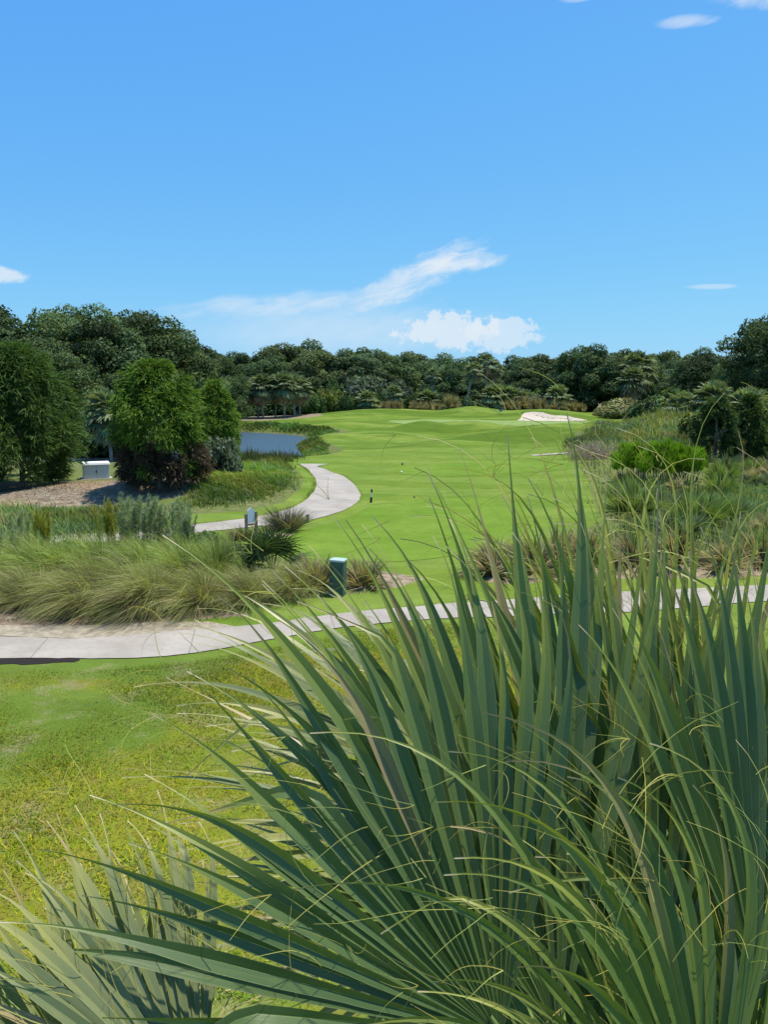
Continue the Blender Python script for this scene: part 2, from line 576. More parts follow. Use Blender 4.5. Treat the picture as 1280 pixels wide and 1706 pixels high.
N.put(b.inputs['Normal'], bp.outputs[0])
M_GROUND = m
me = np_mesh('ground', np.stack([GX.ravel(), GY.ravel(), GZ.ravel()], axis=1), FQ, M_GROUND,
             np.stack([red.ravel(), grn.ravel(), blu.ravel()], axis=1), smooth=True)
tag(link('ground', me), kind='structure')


def drape(name, outline, mat, dz, spacing, flat=None, jitter=0.0, seed=1, kind='structure'):
    """a sheet cut to an outline and laid on the terrain"""
    rng = np.random.default_rng(seed)
    o = np.asarray(outline, dtype=float)
    if jitter:
        o = o + rng.normal(0, jitter, o.shape)
    x0, y0 = o.min(0)
    x1, y1 = o.max(0)
    gx, gy = np.meshgrid(np.arange(x0, x1, spacing), np.arange(y0, y1, spacing))
    gx, gy = gx.ravel(), gy.ravel()
    k = poly_sd(gx, gy, o) < -spacing * 0.35
    pts = [Vector(p) for p in o] + [Vector(p) for p in zip(gx[k], gy[k])]
    edges = [(i, (i + 1) % len(o)) for i in range(len(o))]
    v2, _, f2, _, _, _ = delaunay_2d_cdt(pts, edges, [], 1, 1e-5)
    xy = np.array([(v.x, v.y) for v in v2])
    z = np.full(len(xy), flat) if flat is not None else H(xy[:, 0], xy[:, 1]) + dz
    me = np_mesh(name, np.column_stack([xy, z]), np.array(f2), mat, smooth=True)
    return tag(link(name, me), kind=kind)


# ---- cart paths: pale shell concrete
m, N, b = new_mat('path_concrete')
geo = N.new('ShaderNodeNewGeometry')
P = geo.outputs['Position']
a1 = N.noise(P, 0.8, 5, 0.6)
a2 = N.noise(P, 60.0, 3, 0.7)
a3 = N.noise(P, 7.0, 5, 0.6)
c = N.mix(N.sstep(a1, 0.3, 0.7), (0.265, 0.235, 0.200), (0.345, 0.31, 0.27))
c = N.mix(N.m('MULTIPLY', N.sstep(a3, 0.48, 0.75), 0.5), c, (0.23, 0.205, 0.175))
c = N.mix(N.m('MULTIPLY', N.sstep(N.noise(P, 0.35, 6, 0.65), 0.5, 0.66), 0.45), c, (0.225, 0.205, 0.18))
pjx, pjy, pjz = N.sep(P)
jt = N.m('ABSOLUTE', N.m('SUBTRACT', N.m('FRACT', N.m('DIVIDE', N.m('ADD', N.m('ADD', pjx, N.m('MULTIPLY', pjy, 0.16)), N.m('MULTIPLY', a3, 0.06)), 3.3)), 0.5))
c = N.mix(N.m('MULTIPLY', N.m('MULTIPLY', N.sstep(N.m('SUBTRACT', 0.006, jt), 0.0, 0.003), N.sstep(pjy, 24.0, 23.0)), 0.6), c, (0.12, 0.10, 0.085))
f = N.m('ADD', 0.75, N.m('MULTIPLY', a2, 0.5))
c = N.mix(1.0, c, N.comb(f, f, f), 'MULTIPLY')
N.put(b.inputs['Base Color'], c)
b.inputs['Roughness'].default_value = 0.85
bp = N.new('ShaderNodeBump')
bp.inputs['Strength'].default_value = 0.4
bp.inputs['Distance'].default_value = 0.01
N.put(bp.inputs['Height'], a2)
N.put(b.inputs['Normal'], bp.outputs[0])
M_PATH = m

near_low = [(-30, 15.4), (-14, 15.45), (-8.1, 15.52), (-6.2, 15.6), (-4.4, 15.9), (-2.6, 16.75), (-1.1, 17.45), (0.74, 18.1), (1.7, 18.36), (3.1, 18.5), (5.5, 18.9), (8.0, 19.5), (10.3, 19.94), (16, 21), (30, 23)]
near_up = [(-30, 17.0), (-14, 17.0), (-8.8, 16.96), (-7.2, 16.82), (-6.2, 16.98), (-4.8, 17.45), (-2.8, 17.97), (-1.2, 18.57), (0.77, 19.2), (1.8, 19.65), (3.4, 20.12), (6.0, 20.74), (8.7, 21.26), (11.1, 21.6), (16, 22.6), (30, 24.8)]
o1 = np.vstack([smooth_open(near_low, 6), smooth_open(near_up, 6)[::-1]])
drape('path', o1, M_PATH, 0.02, 0.5, jitter=0.012)
far_low = [(-40, 25.5), (-16, 27.2), (-10, 28.4), (-7.6, 29.76), (-5.25, 31.5), (-3.15, 33.4), (-1.7, 36.4), (-1.26, 39.8), (-1.5, 43.5), (-2.1, 47.5), (-2.9, 51.0), (-4.1, 54.2), (-4.9, 56.4), (-4.3, 58.6)]
far_up = [(-40, 27.4), (-16, 29.0), (-10.4, 30.2), (-8.07, 31.9), (-5.62, 34.2), (-4.35, 37.0), (-3.85, 40.5), (-4.0, 45.1), (-4.62, 50.0), (-5.5, 54.5), (-6.4, 58.0)]
o2 = np.vstack([smooth_open(far_low, 6), smooth_open(far_up, 6)[::-1]])
drape('path', o2, M_PATH, 0.022, 0.5, jitter=0.02, seed=2)
# short end of another path showing on the far side of the fairway
drape('path', [(12.6, 64.4), (16.8, 65.2), (16.8, 66.3), (12.4, 65.2)], M_PATH, 0.02, 0.5, seed=3)
# pale service drive seen between the trunks of the palm grove
drape('path', [(-60, 166), (-34, 160), (-24, 158.5), (-17, 160), (-17, 163), (-26, 162.5), (-36, 164), (-60, 171)], M_PATH, 0.05, 2.0, seed=4)

# washed sand between near path and grasses
m, N, b = new_mat('washed_sand')
geo = N.new('ShaderNodeNewGeometry')
P = geo.outputs['Position']
a3 = N.noise(P, 5.0, 6, 0.65)
c = N.mix(N.sstep(a3, 0.35, 0.65), (0.20, 0.17, 0.125), (0.33, 0.285, 0.21))
N.put(b.inputs['Base Color'], c)
b.inputs['Roughness'].default_value = 0.95
M_WASH = m
drape('sand_strip', np.vstack([smooth_open([(-16, 17.04), (-8.8, 17.0), (-7.2, 16.86), (-6.2, 17.0), (-4.8, 17.46), (-3.6, 17.78)], 6), smooth_open([(-4.3, 18.1), (-6.0, 17.95), (-8.2, 17.75), (-16, 17.7)], 6)]), M_WASH, 0.012, 0.3, jitter=0.02, seed=5)
# dark wet drain beside the near path
m, N, b = new_mat('wet_mud')
b.inputs['Base Color'].default_value = (0.022, 0.018, 0.015, 1)
b.inputs['Roughness'].default_value = 0.7
b.inputs['Specular IOR Level'].default_value = 0.1
M_WET = m
drape('mud_puddle', np.vstack([smooth_open([(-16, 15.2), (-10, 15.12), (-8.0, 15.16), (-6.7, 15.34), (-6.4, 15.5)], 5), smooth_open([(-6.9, 15.58), (-8.1, 15.54), (-10, 15.5), (-16, 15.47)], 5)]), M_WET, 0.010, 0.3, jitter=0.05, seed=6)

# ---- bunker sand
m, N, b = new_mat('bunker_sand')
geo = N.new('ShaderNodeNewGeometry')
a3 = N.noise(geo.outputs['Position'], 1.5, 6, 0.65)
N.put(b.inputs['Base Color'], N.mix(N.sstep(a3, 0.3, 0.7), (0.40, 0.335, 0.265), (0.48, 0.42, 0.35)))
b.inputs['Roughness'].default_value = 0.95
drape('bunker', BUNKER, m, 0.035, 0.6, jitter=0.05, seed=7)


# ---- closely mown surfaces
def turf_mat(name, c1, c2, c3, band=0.0):
    m, N, b = new_mat(name)
    geo = N.new('ShaderNodeNewGeometry')
    P = geo.outputs['Position']
    a1 = N.noise(P, 0.25, 6, 0.6)
    a2 = N.noise(P, 2.5, 6, 0.65)
    a3 = N.noise(P, 18, 3, 0.65)
    c = N.mix(N.sstep(a1, 0.35, 0.65), c1, c2)
    c = N.mix(N.m('MULTIPLY', N.sstep(a2, 0.45, 0.7), 0.35), c, c3)
    f = N.m('MULTIPLY', N.m('ADD', 0.8, N.m('MULTIPLY', a3, 0.4)), N.m('ADD', 0.70, N.m('MULTIPLY', N.noise(P, 0.9, 8, 0.7), 0.6)))
    c = N.mix(1.0, c, N.comb(f, f, f), 'MULTIPLY')
    N.put(b.inputs['Base Color'], c)
    b.inputs['Roughness'].default_value = 0.95
    b.inputs['Specular IOR Level'].default_value = 0.04
    return m


M_GREEN = turf_mat('putting_turf', (0.165, 0.240, 0.072), (0.195, 0.262, 0.09), (0.135, 0.21, 0.055))
M_TEE = turf_mat('tee_turf', (0.104, 0.178, 0.020), (0.130, 0.202, 0.028), (0.09, 0.156, 0.016))
drape('putting_green', smooth_closed([(2, 128), (8, 121), (18, 119), (30, 121), (38, 127), (37, 133), (30, 136.5), (22, 138), (14, 143), (6, 142), (1, 136)], 6), M_GREEN, 0.03, 1.0, seed=8)
drape('tee_box', smooth_closed([(0.8, 53), (2.5, 50.4), (8, 51.5), (13, 53), (14.4, 56), (12.5, 59), (7, 59.6), (2.0, 58)], 6), M_TEE, 0.014, 0.6, seed=9)
drape('tee_box', smooth_closed([(-4.2, 26.5), (-1.5, 24.3), (2.5, 25.4), (4.6, 28), (6.2, 33), (6.6, 38.5), (3.0, 40), (-0.2, 38), (-1.6, 34.0), (-3.4, 30)], 6), M_TEE, 0.010, 0.42, seed=10)

# ---- pond water
m, N, b = new_mat('pond_water')
b.inputs['Base Color'].default_value = (0.035, 0.060, 0.075, 1)
b.inputs['Roughness'].default_value = 0.40
b.inputs['IOR'].default_value = 1.333
b.inputs['Specular IOR Level'].default_value = 0.9
geo = N.new('ShaderNodeNewGeometry')
mp = N.new('ShaderNodeMapping')
mp.inputs['Scale'].default_value = (0.30, 1.3, 1.0)
m.node_tree.links.new(geo.outputs['Position'], mp.inputs['Vector'])
bp = N.new('ShaderNodeBump')
bp.inputs['Strength'].default_value = 0.8
bp.inputs['Distance'].default_value = 0.22
N.put(bp.inputs['Height'], N.noise(mp.outputs[0], 1.1, 2, 0.45))
N.put(b.inputs['Normal'], bp.outputs[0])
drape('water', np.array(POND) + np.sign(np.array(POND) - np.array([[-32, 97]])) * 1.2, m, 0, 4.0, flat=WATER_Z, seed=11)

# ------------------------------------------------------------------ vegetation meshes
def jit(rng, base, n, amt=0.2, yellow=0.1):
    c = np.tile(np.asarray(base, dtype=float), (n, 1))
    c *= rng.normal(1.0, amt, (n, 1)).clip(0.45, 1.7)
    y = rng.normal(0, yellow, (n, 1))
    c[:, 0:1] *= (1 + y).clip(0.5, 1.8)
    c[:, 2:3] *= (1 - y * 0.7).clip(0.5, 1.6)
    return c.clip(0.004, 0.9)


def clump_leaves(rng, centers, radii, per, leaf, color, flat=0.7, up=0.35, clump_var=0.22):
    """foliage clumps: leaf faces spread through lumpy shells round centres"""
    parts = []
    for cpos, rad in zip(centers, radii):
        n = int(per * (rad / np.mean(radii)) ** 2)
        d = unit(rng.normal(size=(n, 3)))
        low = d[:, 2] < -0.2
        d[low, 2] *= 0.35
        d = unit(d)
        rr = rad * (0.62 + 0.42 * rng.random(n) ** 0.7) * (1 + 0.16 * np.sin(d[:, 0] * 5 + cpos[1]) * np.cos(d[:, 1] * 5 + cpos[0]))
        P = cpos + d * rr[:, None] * np.array([1, 1, flat])
        nrm = unit(d * 0.75 + rng.normal(size=(n, 3)) * 0.55 + np.array([0, 0, up]))
        D = unit(np.cross(nrm, rng.normal(size=(n, 3))))
        S = np.cross(nrm, D)
        base = np.asarray(color) * rng.normal(1, clump_var)
        C = jit(rng, base, n, 0.2, 0.12)
        L = leaf * rng.uniform(0.6, 1.35, n)
        parts.append(rhombs(P, D, S, L, L * rng.uniform(0.5, 0.8, n), C))
    return cat_parts(parts)


def limb_tree(rng, height, spread, r0, targets, fork=0.3):
    tubes = []
    lean = rng.normal(0, 0.05, 2)
    top = np.array([lean[0] * height, lean[1] * height, height * fork])
    tubes.append(tube([[0, 0, -0.3], [0, 0, 0.2], top * 0.5 + rng.normal(0, 0.1, 3) * [1, 1, 0], top], [r0 * 1.5, r0 * 1.1, r0 * 0.9, r0 * 0.75], 8))
    for t in targets:
        t = np.asarray(t)
        mid = top * 0.45 + t * 0.55 + rng.normal(0, 0.3, 3) + np.array([0, 0, 0.25])
        q = top * 0.8 + mid * 0.2
        tubes.append(tube([top * 0.97, q, mid, t], [r0 * 0.6, r0 * 0.45, r0 * 0.28, r0 * 0.08], 6))
    return tubes


def oak_variant(seed, height=14.0, rad=7.0, color=(0.030, 0.058, 0.020), leaf=0.42, nc=70, per=420, low=0.28):
    rng = np.random.default_rng(seed)
    cs, rs = [], []
    while len(cs) < nc:
        d = unit(rng.normal(size=3))
        if d[2] < -0.25:
            continue
        f = 0.72 + 0.28 * rng.random()
        lob = 1 + 0.18 * math.sin(3 * math.atan2(d[1], d[0]) + seed) + 0.10 * math.sin(7 * math.atan2(d[1], d[0]))
        p = np.array([d[0] * rad * f * lob, d[1] * rad * f * lob, height * (low + 0.12) + d[2] * (height * (0.88 - low - 0.12)) * f])
        if any(np.linalg.norm((p - q) * [1, 1, 1.3]) < 1.05 for q in cs):
            continue
        cs.append(p)
        rs.append(rng.uniform(1.15, 2.0) * rad / 7.0)
    cs, rs = np.array(cs), np.array(rs)
    V, F, C = clump_leaves(rng, cs, rs, per, leaf, color)
    crown = np_mesh('crown', V, F, M_LEAF, C)
    far = cs[rng.choice(nc, 9, replace=False)]
    trunk = tubes_mesh('trunk', limb_tree(rng, height, rad, 0.42, far), M_OAKBARK, (0.2, 0.2, 0.2))
    return crown, trunk


def sprays(rng, P, D, length, width, per, spread, color, droop=0.2, amt=0.2, yellow=0.12, tipc=None, k=3):
    """feathery shoots: per thin tapering strips at each P, fanning round D"""
    n = len(P) * per
    P = np.repeat(P, per, axis=0)
    D = unit(np.repeat(D, per, axis=0) + rng.normal(size=(n, 3)) * spread)
    L = np.repeat(length, per) * rng.uniform(0.6, 1.2, n)
    s = np.linspace(0, 1, k)
    pts = P[:, None, :] + D[:, None, :] * (s[None, :, None] * L[:, None, None])
    pts[:, :, 2] -= droop * L[:, None] * (s ** 2)[None, :]
    side = unit(np.cross(D, rng.normal(size=(n, 3))))
    w = width * rng.uniform(0.6, 1.3, n)[:, None] * np.interp(s, [0, 0.35, 1], [0.6, 1.0, 0.12])[None, :]
    C = jit(rng, color, n, amt, yellow)
    C = np.repeat(C[:, None, :], k, axis=1)
    if tipc is not None:
        C = C * (1 - s[None, :, None] * 0.7) + np.asarray(tipc)[None, None, :] * (s[None, :, None] * 0.7)
    return ribbons(pts, w, side, C)


def cedar_variant(seed, height, rad, color, n_cl=170, per_cl=46, strip=5, profile=None, brown_low=0.0, slen=0.36, droop=0.35, upness=0.25, z0=0.06, tip=(0.15, 0.24, 0.03), wid=0.031):
    rng = np.random.default_rng(seed)
    prof = profile or ([0, 0.12, 0.35, 0.6, 0.8, 0.93, 1.0], [0.55, 0.85, 1.0, 0.92, 0.66, 0.38, 0.1])
    parts = []
    cl_t = rng.random(n_cl) ** 0.9
    for i in range(n_cl):
        t = cl_t[i]
        th = rng.uniform(0, 2 * math.pi)
        lob = 1 + 0.16 * math.sin(2 * th + seed + 5 * t) + 0.12 * math.sin(5 * th + 9 * t)
        rr = rad * np.interp(t, *prof) * lob
        f = rng.uniform(0.6, 1.0)
        cpos = np.array([math.cos(th) * rr * f, math.sin(th) * rr * f, height * (z0 + t * (0.97 - z0))])
        out = unit(np.array([math.cos(th), math.sin(th), upness + 0.9 * max(0, t - 0.75) * 4]))
        n = per_cl
        crad = (0.30 + 0.22 * rng.random()) * rad * 0.55
        off = unit(rng.normal(size=(n, 3))) * (rng.random((n, 1)) ** 0.5) * crad
        P = cpos + off
        P[:, 2] = P[:, 2].clip(height * z0, height)
        D = unit(out + off / crad * 0.6 + rng.normal(size=(n, 3)) * 0.25)
        col = np.asarray(color) * rng.normal(1, 0.16)
        tp = tip
        if brown_low and t < brown_low and rng.random() < 0.92:
            col = np.array([0.085, 0.060, 0.042]) * rng.normal(1, 0.15)
            tp = (0.10, 0.078, 0.055)
        parts.append(sprays(rng, P, D, slen * rng.uniform(0.7, 1.2, n), wid, strip, 0.42, col, droop=droop, tipc=tp))
    V, F, C = cat_parts(parts)
    return np_mesh('crown', V, F, M_NEEDLE, C)


def palm_variant(seed, trunk_h, head=1.9, bend=0.0, fr=30, dead=10, color=(0.155, 0.200, 0.105), wide=1.5, seg=16):
    rng = np.random.default_rng(seed)

    def fans(nf, elev, colr, L, drp):
        parts = []
        for i in range(nf):
            th = i * 2.39996 + rng.normal(0, 0.25)
            e = elev(rng, i / max(1, nf - 1))
            d = np.array([math.cos(th) * math.cos(e), math.sin(th) * math.cos(e), math.sin(e)])
            pet = L * 0.48 * rng.uniform(0.8, 1.15)
            hpos = d * pet + np.array([0, 0, -0.12 * pet])
            lat = unit(np.cross(d, [0, 0, 1]))
            aa = np.linspace(-1.25, 1.25, seg) + rng.normal(0, 0.05, seg)
            D = unit(np.cos(aa)[:, None] * d + np.sin(aa)[:, None] * lat + np.array([0, 0, -0.12]))
            l = L * 0.62 * (0.72 + 0.28 * np.cos(aa)) * rng.uniform(0.85, 1.15, seg)
            s = np.array([0, 0.4, 0.72, 1.0])
            pts = hpos + D[:, None, :] * (s[None, :, None] * l[:, None, None])
            pts[:, :, 2] -= drp * l[:, None] * (s ** 2.2)[None, :]
            side = unit(np.cross(D, np.cross(lat, d)) + rng.normal(size=(seg, 3)) * 0.35)
            w = 0.062 * wide * L / 1.9 * np.array([0.5, 1.0, 0.75, 0.15])[None, :] * np.ones((seg, 1))
            C = np.repeat(jit(rng, np.asarray(colr) * rng.normal(1, 0.18), seg, 0.12, 0.1)[:, None, :], 4, axis=1)
            parts.append(ribbons(pts, w, side, C))
            pp = np.array([[[0, 0, -0.1], list(hpos * 0.6), list(hpos)]])
            parts.append(ribbons(pp, np.array([[0.03, 0.022, 0.016]]), lat[None, :], np.tile(np.asarray(colr) * 1.2, (1, 3, 1))))
        return cat_parts(parts)

    V, F, C = fans(fr, lambda r, t: RAD(88 - 135 * t) + r.normal(0, 0.14), color, head, 0.30)
    crown = np_mesh('crown', V, F, M_LEAF, C)
    V, F, C = fans(dead, lambda r, t: RAD(-45 - 35 * t) + r.normal(0, 0.12), (0.34, 0.28, 0.19), head * 0.9, 0.3)
    deadm = np_mesh('dead_fronds', V, F, M_DRY, C)
    s = np.linspace(0, 1, 9)
    path = np.column_stack([bend * (s ** 2 - 1), 0.1 * np.sin(s * 3), s * trunk_h - trunk_h])
    path[0, 2] -= 0.4
    rr = 0.17 + 0.03 * np.sin(s * 25) + 0.06 * (s > 0.85)
    trunk = tubes_mesh('trunk', [tube(path, rr, 8)], M_PALMBARK, (0.2, 0.2, 0.2))
    return crown, deadm, trunk


def tree(name, label, cat, parts, x, y, scale=1.0, rz=0.0, group=None, dz=0.0, z_extra=0.0):
    root = link(name, None, loc=(x, y, hz(x, y) + dz), rot=(0, 0, rz), scale=scale)
    tag(root, label, cat, group)
    for pn, me in parts:
        o = link(pn, me, root)
        if z_extra:
            o.location.z = z_extra
    return root


# ---- live oaks of the wood
OAKC = [(0.092, 0.138, 0.056), (0.074, 0.120, 0.052), (0.110, 0.150, 0.060), (0.084, 0.130, 0.062)]
OAKS = [oak_variant(11 + i, 14, 7.0 + 0.4 * (i % 2), OAKC[i], low=[0.2, 0.14, 0.24, 0.12][i]) for i in range(4)]
OAKS += [oak_variant(31 + i, 14, 7.0, [(0.088, 0.132, 0.052), (0.072, 0.116, 0.048)][i], leaf=0.30, nc=76, per=640, low=[0.18, 0.12][i]) for i in range(2)]
rng = np.random.default_rng(5)
skyline_u = [-300, -200, -60, 0, 60, 150, 230, 280, 320, 400, 500, 600, 640, 750, 860, 930, 985, 1060, 1130, 1200, 1290, 1500, 1700]
skyline_v = [500, 495, 500, 508, 502, 503, 520, 552, 566, 573, 568, 570, 580, 583, 586, 580, 576, 578, 580, 586, 578, 560, 560]


def oak(i, x, y, hgt, label, group, widen=1.0):
    cr, tr = OAKS[4 + i % 2] if y < 145 else OAKS[i % 4]
    s = hgt / 14.0
    tree('live_oak', label, 'tree', [('crown', cr), ('trunk', tr)], x, y, (s * widen, s * widen, s), rng.uniform(0, 6.28), group)


cnt = 0
for y, x0, x1, step, dh in [(214, -125, 130, 9.5, 0.2), (190, -80, 92, 10.0, -1.8)]:
    x = x0
    while x < x1:
        xx, yy = x + rng.normal(0, 1.6), y + rng.normal(0, 4)
        az_t = xx / yy
        bear = az_t * 1280 + 640
        v = np.interp(bear, skyline_u, skyline_v)
        if bear < 330:
            v = 572
        top = 5.6 + yy * (650 - v) / 1280 + dh + rng.normal(0, 0.7)
        oak(cnt, xx, yy, top - hz(xx, yy), 'dark live oak in the unbroken wood along the skyline beyond the green', 'live oaks of the skyline wood', 1.05)
        cnt += 1
        x += step * rng.uniform(0.85, 1.15)
for (x, y, h) in [(-72, 116, 20.5), (-63, 110, 20.0), (-55, 103, 18.2), (-47.5, 99, 19.6), (-42, 108, 20.4), (-37, 101, 17.6), (-35.5, 116, 20.2), (-47, 86, 14.5), (-39.5, 89, 14.2), (-55, 92, 17.0), (-33, 124, 16.2), (-38, 134, 17.5), (-66, 96, 18), (-31, 136, 14.5)]:
    oak(cnt, x, y, h, 'tall live oak on the wooded bank left of the pond', 'live oaks left of the pond')
    cnt += 1
oak(1, 45.5, 172, 16.4, 'tall rounded live oak rising above the skyline right of the bunker', None)
oak(0, 53, 175, 15.0, 'broad live oak just right of the tallest oak beyond the bunker', None, 1.1)
oak(3, 58, 140, 12.8, 'dark full live oak reaching the ground behind the pale flowering shrub', None, 1.15)
oak(2, 66, 138, 12.0, 'live oak between the dark full oak and the tall oak at the right edge', None, 1.1)
oak(0, 48.5, 97, 16.2, 'tall live oak with open crown cut by the right edge', None, 0.85)
oak(1, 56, 106, 16.0, 'live oak behind the tall oak at the right edge', None, 1.0)

# ---- under-storey shrubs and small trees in front of the wood
SHRUBC = {'dark': (0.048, 0.092, 0.034), 'mid': (0.085, 0.140, 0.045), 'yellow': (0.150, 0.190, 0.045), 'grey': (0.105, 0.135, 0.085), 'pale': (0.25, 0.25, 0.12)}
SHR = {}
for k, (nm, cc) in enumerate(SHRUBC.items()):
    r2 = np.random.default_rng(40 + k)
    cs = r2.normal(0, 1, (26, 3))
    cs = unit(cs) * (r2.random((26, 1)) ** 0.4) * [2.0, 2.0, 1.35]
    cs[:, 2] = np.abs(cs[:, 2]) + 0.35
    rs = r2.uniform(0.5, 0.95, 26)
    V, F, C = clump_leaves(r2, cs, rs, 190, 0.30, cc, 0.8)
    tr = tubes_mesh('trunk', limb_tree(r2, 2.6, 2, 0.09, cs[:6], 0.3), M_OAKBARK, (0.2, 0.2, 0.2))
    SHR[nm] = (np_mesh('crown', V, F, M_LEAF, C), tr)


def shrub(kind, x, y, w, h, label, group=None, rz=None, name='shrub', cat='shrub'):
    cr, tr = SHR[kind]
    return tree(name, label, cat, [('crown', cr), ('trunk', tr)], x, y, (w / 5.0, w / 5.0, h / 2.7), rng.uniform(0, 6) if rz is None else rz, group)


G_UNDER = 'under-storey shrubs along the wood edge'
L_UNDER = 'low green shrub along the foot of the wood beyond the green'
for (kind, u, Y, w, h) in [('dark', 505, 168, 9, 6.0), ('mid', 528, 165, 6, 5.5), ('dark', 575, 166, 5, 5.4), ('yellow', 552, 168, 8, 8), ('mid', 600, 170, 8, 6), ('dark', 640, 172, 9, 7), ('grey', 610, 176, 14, 11),
                          ('mid', 560, 176, 8, 10), ('dark', 700, 170, 9, 6.5), ('dark', 735, 171, 11, 7), ('mid', 690, 174, 7, 6.5), ('grey', 665, 178, 9, 10), ('dark', 770, 172, 8, 6), ('mid', 860, 170, 9, 7),
                          ('grey', 890, 172, 9, 6), ('mid', 945, 170, 9, 8), ('dark', 905, 176, 10, 8), ('dark', 965, 172, 7, 7), ('mid', 330, 150, 9, 8), ('dark', 350, 158, 9, 9), ('dark', 385, 172, 10, 8), ('dark', 430, 172, 12, 6), ('dark', 470, 172, 12, 6), ('mid', 300, 140, 9, 8)]:
    x = (u - 640) / 1280 * Y
    shrub(kind, x, Y, w, h, L_UNDER, G_UNDER)
shrub('pale', 46.5, 152, 11, 5.0, 'pale yellow-green flowering shrub right of the sand bunker')
shrub('yellow', 29.0, 68, 5.5, 3.2, 'yellow-green shrub on the bank behind the dark cedars at right')
shrub('yellow', 33.5, 66, 4.5, 4.4, 'bright yellow-green small tree at the right edge behind the cedars', name='small_tree', cat='tree')
shrub('mid', 37, 96, 12, 7.0, 'green thicket below the tall oak at the right edge')
shrub('yellow', 35.5, 92, 5.5, 5.0, 'yellowish shrub below the fan palms on the right bank')
shrub('mid', 31.0, 92, 5.5, 4.5, 'small green shrub at the left end of the right bank thicket')
shrub('grey', 26.5, 93, 3.4, 2.2, 'grey-green low shrub on the crest of the right bank')
shrub('mid', -26.5, 78, 9, 6.0, 'green shrub across the water between the two big cedars')
shrub('dark', -33, 80, 9, 8.0, 'dark shrub at the water edge behind the dark left cedar')
shrub('mid', -22, 90, 7, 6.0, 'green shrub behind the bushy cedar, across the pond arm')
shrub('grey', -9.7, 45.0, 2.7, 2.8, 'soft grey-green rounded bush hugging the right side of the bushy cedar')

# ---- fan palms beyond the green and by the pond
PV = {'tall': palm_variant(61, 9.5, 2.0, 0.2), 'bent': palm_variant(62, 7.5, 1.9, 1.4), 'mid': palm_variant(63, 5.6, 2.7, -0.2, fr=44, dead=30), 'low': palm_variant(64, 2.4, 2.5, 0.1, fr=38, dead=8, color=(0.165, 0.215, 0.105))}
PH = {'tall': 9.5, 'bent': 7.5, 'mid': 5.6, 'low': 2.4}


def palm(kind, x, y, s, label, group=None, rz=0.0):
    cr, de, tr = PV[kind]
    parts = [('crown', cr), ('trunk', tr), ('dead_fronds', de)]
    return tree('sabal_palm', label, 'palm tree', parts, x, y, s, rz, group, z_extra=PH[kind])


palm('tall', 21.8, 165, 1.14, 'tallest fan palm behind the green, beside a slightly shorter leaning one')
palm('tall', 23.6, 167, 1.06, 'fan palm half hidden behind the tallest palm', rz=2.0)
palm('bent', 19.0, 163, 1.16, 'slender fan palm with curved bare trunk behind the green mound', rz=0.2)
palm('tall', 10.9, 172, 0.94, 'lone fan palm head against the dark oaks left of the curved-trunk palm', rz=1.0)
palm('mid', 2.2, 168, 0.80, 'short fan palm near the tan grass tufts on the left end of the mound', rz=0.4)
palm('tall', -31.5, 160, 0.96, 'tallest brownish fan palm over the grove by the pond', rz=0.7)
palm('mid', -29.5, 158, 1.1, 'ragged fan palm leaning out on the left of the pond grove', rz=2.7)
for k, (x, y, s) in enumerate([(-27.5, 153, 1.0), (-25.5, 156, 1.05), (-23.6, 152, 1.12), (-21.6, 155, 1.08), (-19.8, 152.5, 1.15), (-18.2, 155, 1.1), (-29, 154, 0.95), (-16.9, 157, 1.0)]):
    palm('mid', x, y, s, 'stout fan palm in the shaggy grove across the pond', 'fan palms of the pond grove', rz=k * 1.3)
for k, (x, y, s, kind) in enumerate([(22.5, 160, 1.2, 'low'), (26.5, 162, 1.2, 'low'), (29.5, 163, 1.05, 'low'), (36.5, 163, 1.25, 'low'), (24.5, 163, 1.35, 'low')]):
    palm(kind, x, y, s, 'low spreading fan palm behind the tan grass tufts at the green', 'low fan palms behind the green', rz=k * 2.1)
palm('mid', 51, 160, 1.25, 'fan palm draped against the broad oak right of the bunker', rz=0.9)
palm('mid', 54, 166, 1.6, 'taller fan palm head high against the oaks right of the bunker', rz=1.9)
palm('low', -3.5, 166, 1.1, 'low pale fan palm at the foot of the wood left of the mound', rz=1.3)
palm('low', 9.5, 169, 1.25, 'low fan palm under the lone palm head behind the mound', rz=2.4)
for k, (x, y, s, kind) in enumerate([(36.5, 86, 1.15, 'low'), (39.6, 85, 1.05, 'low'), (41.8, 88, 1.15, 'low'), (34.0, 88, 0.9, 'low')]):
    palm(kind, x, y, s, 'spreading fan palm on the right bank above the dark cedars', 'fan palms on the right bank', rz=k * 1.7)
palm('mid', -26.0, 72.5, 0.95, 'shaggy fan palm between the dark left cedar and the bushy cedar', rz=0.4)

# ---- cedars
M_CEDTRUNK = M_OAKBARK


def cedar(label, x, y, height, rad, seed, color, rz=0.0, trunk_r=0.12, name='red_cedar', cat='tree', group=None, **kw):
    cm = cedar_variant(seed, height, rad, color, **kw)
    r2 = np.random.default_rng(seed)
    tb = [tube([[0, 0, -0.3], [0.05, 0, height * 0.3], [0, 0.05, height * 0.9]], [trunk_r * 1.3, trunk_r, 0.02], 7)]
    for i in range(8):
        th, t = r2.uniform(0, 6.28), r2.uniform(0.03, 0.45)
        tb.append(tube([[0, 0, height * t], [math.cos(th) * rad * 0.45, math.sin(th) * rad * 0.45, height * (t + 0.06)], [math.cos(th) * rad * 0.9, math.sin(th) * rad * 0.9, height * (t + 0.14)]], [trunk_r * 0.4, trunk_r * 0.28, 0.01], 5))
    tr = tubes_mesh('trunk', tb, M_CEDTRUNK, (0.2, 0.2, 0.2))
    return tree(name, label, cat, [('crown', cm), ('trunk', tr)], x, y, 1.0, rz, group)


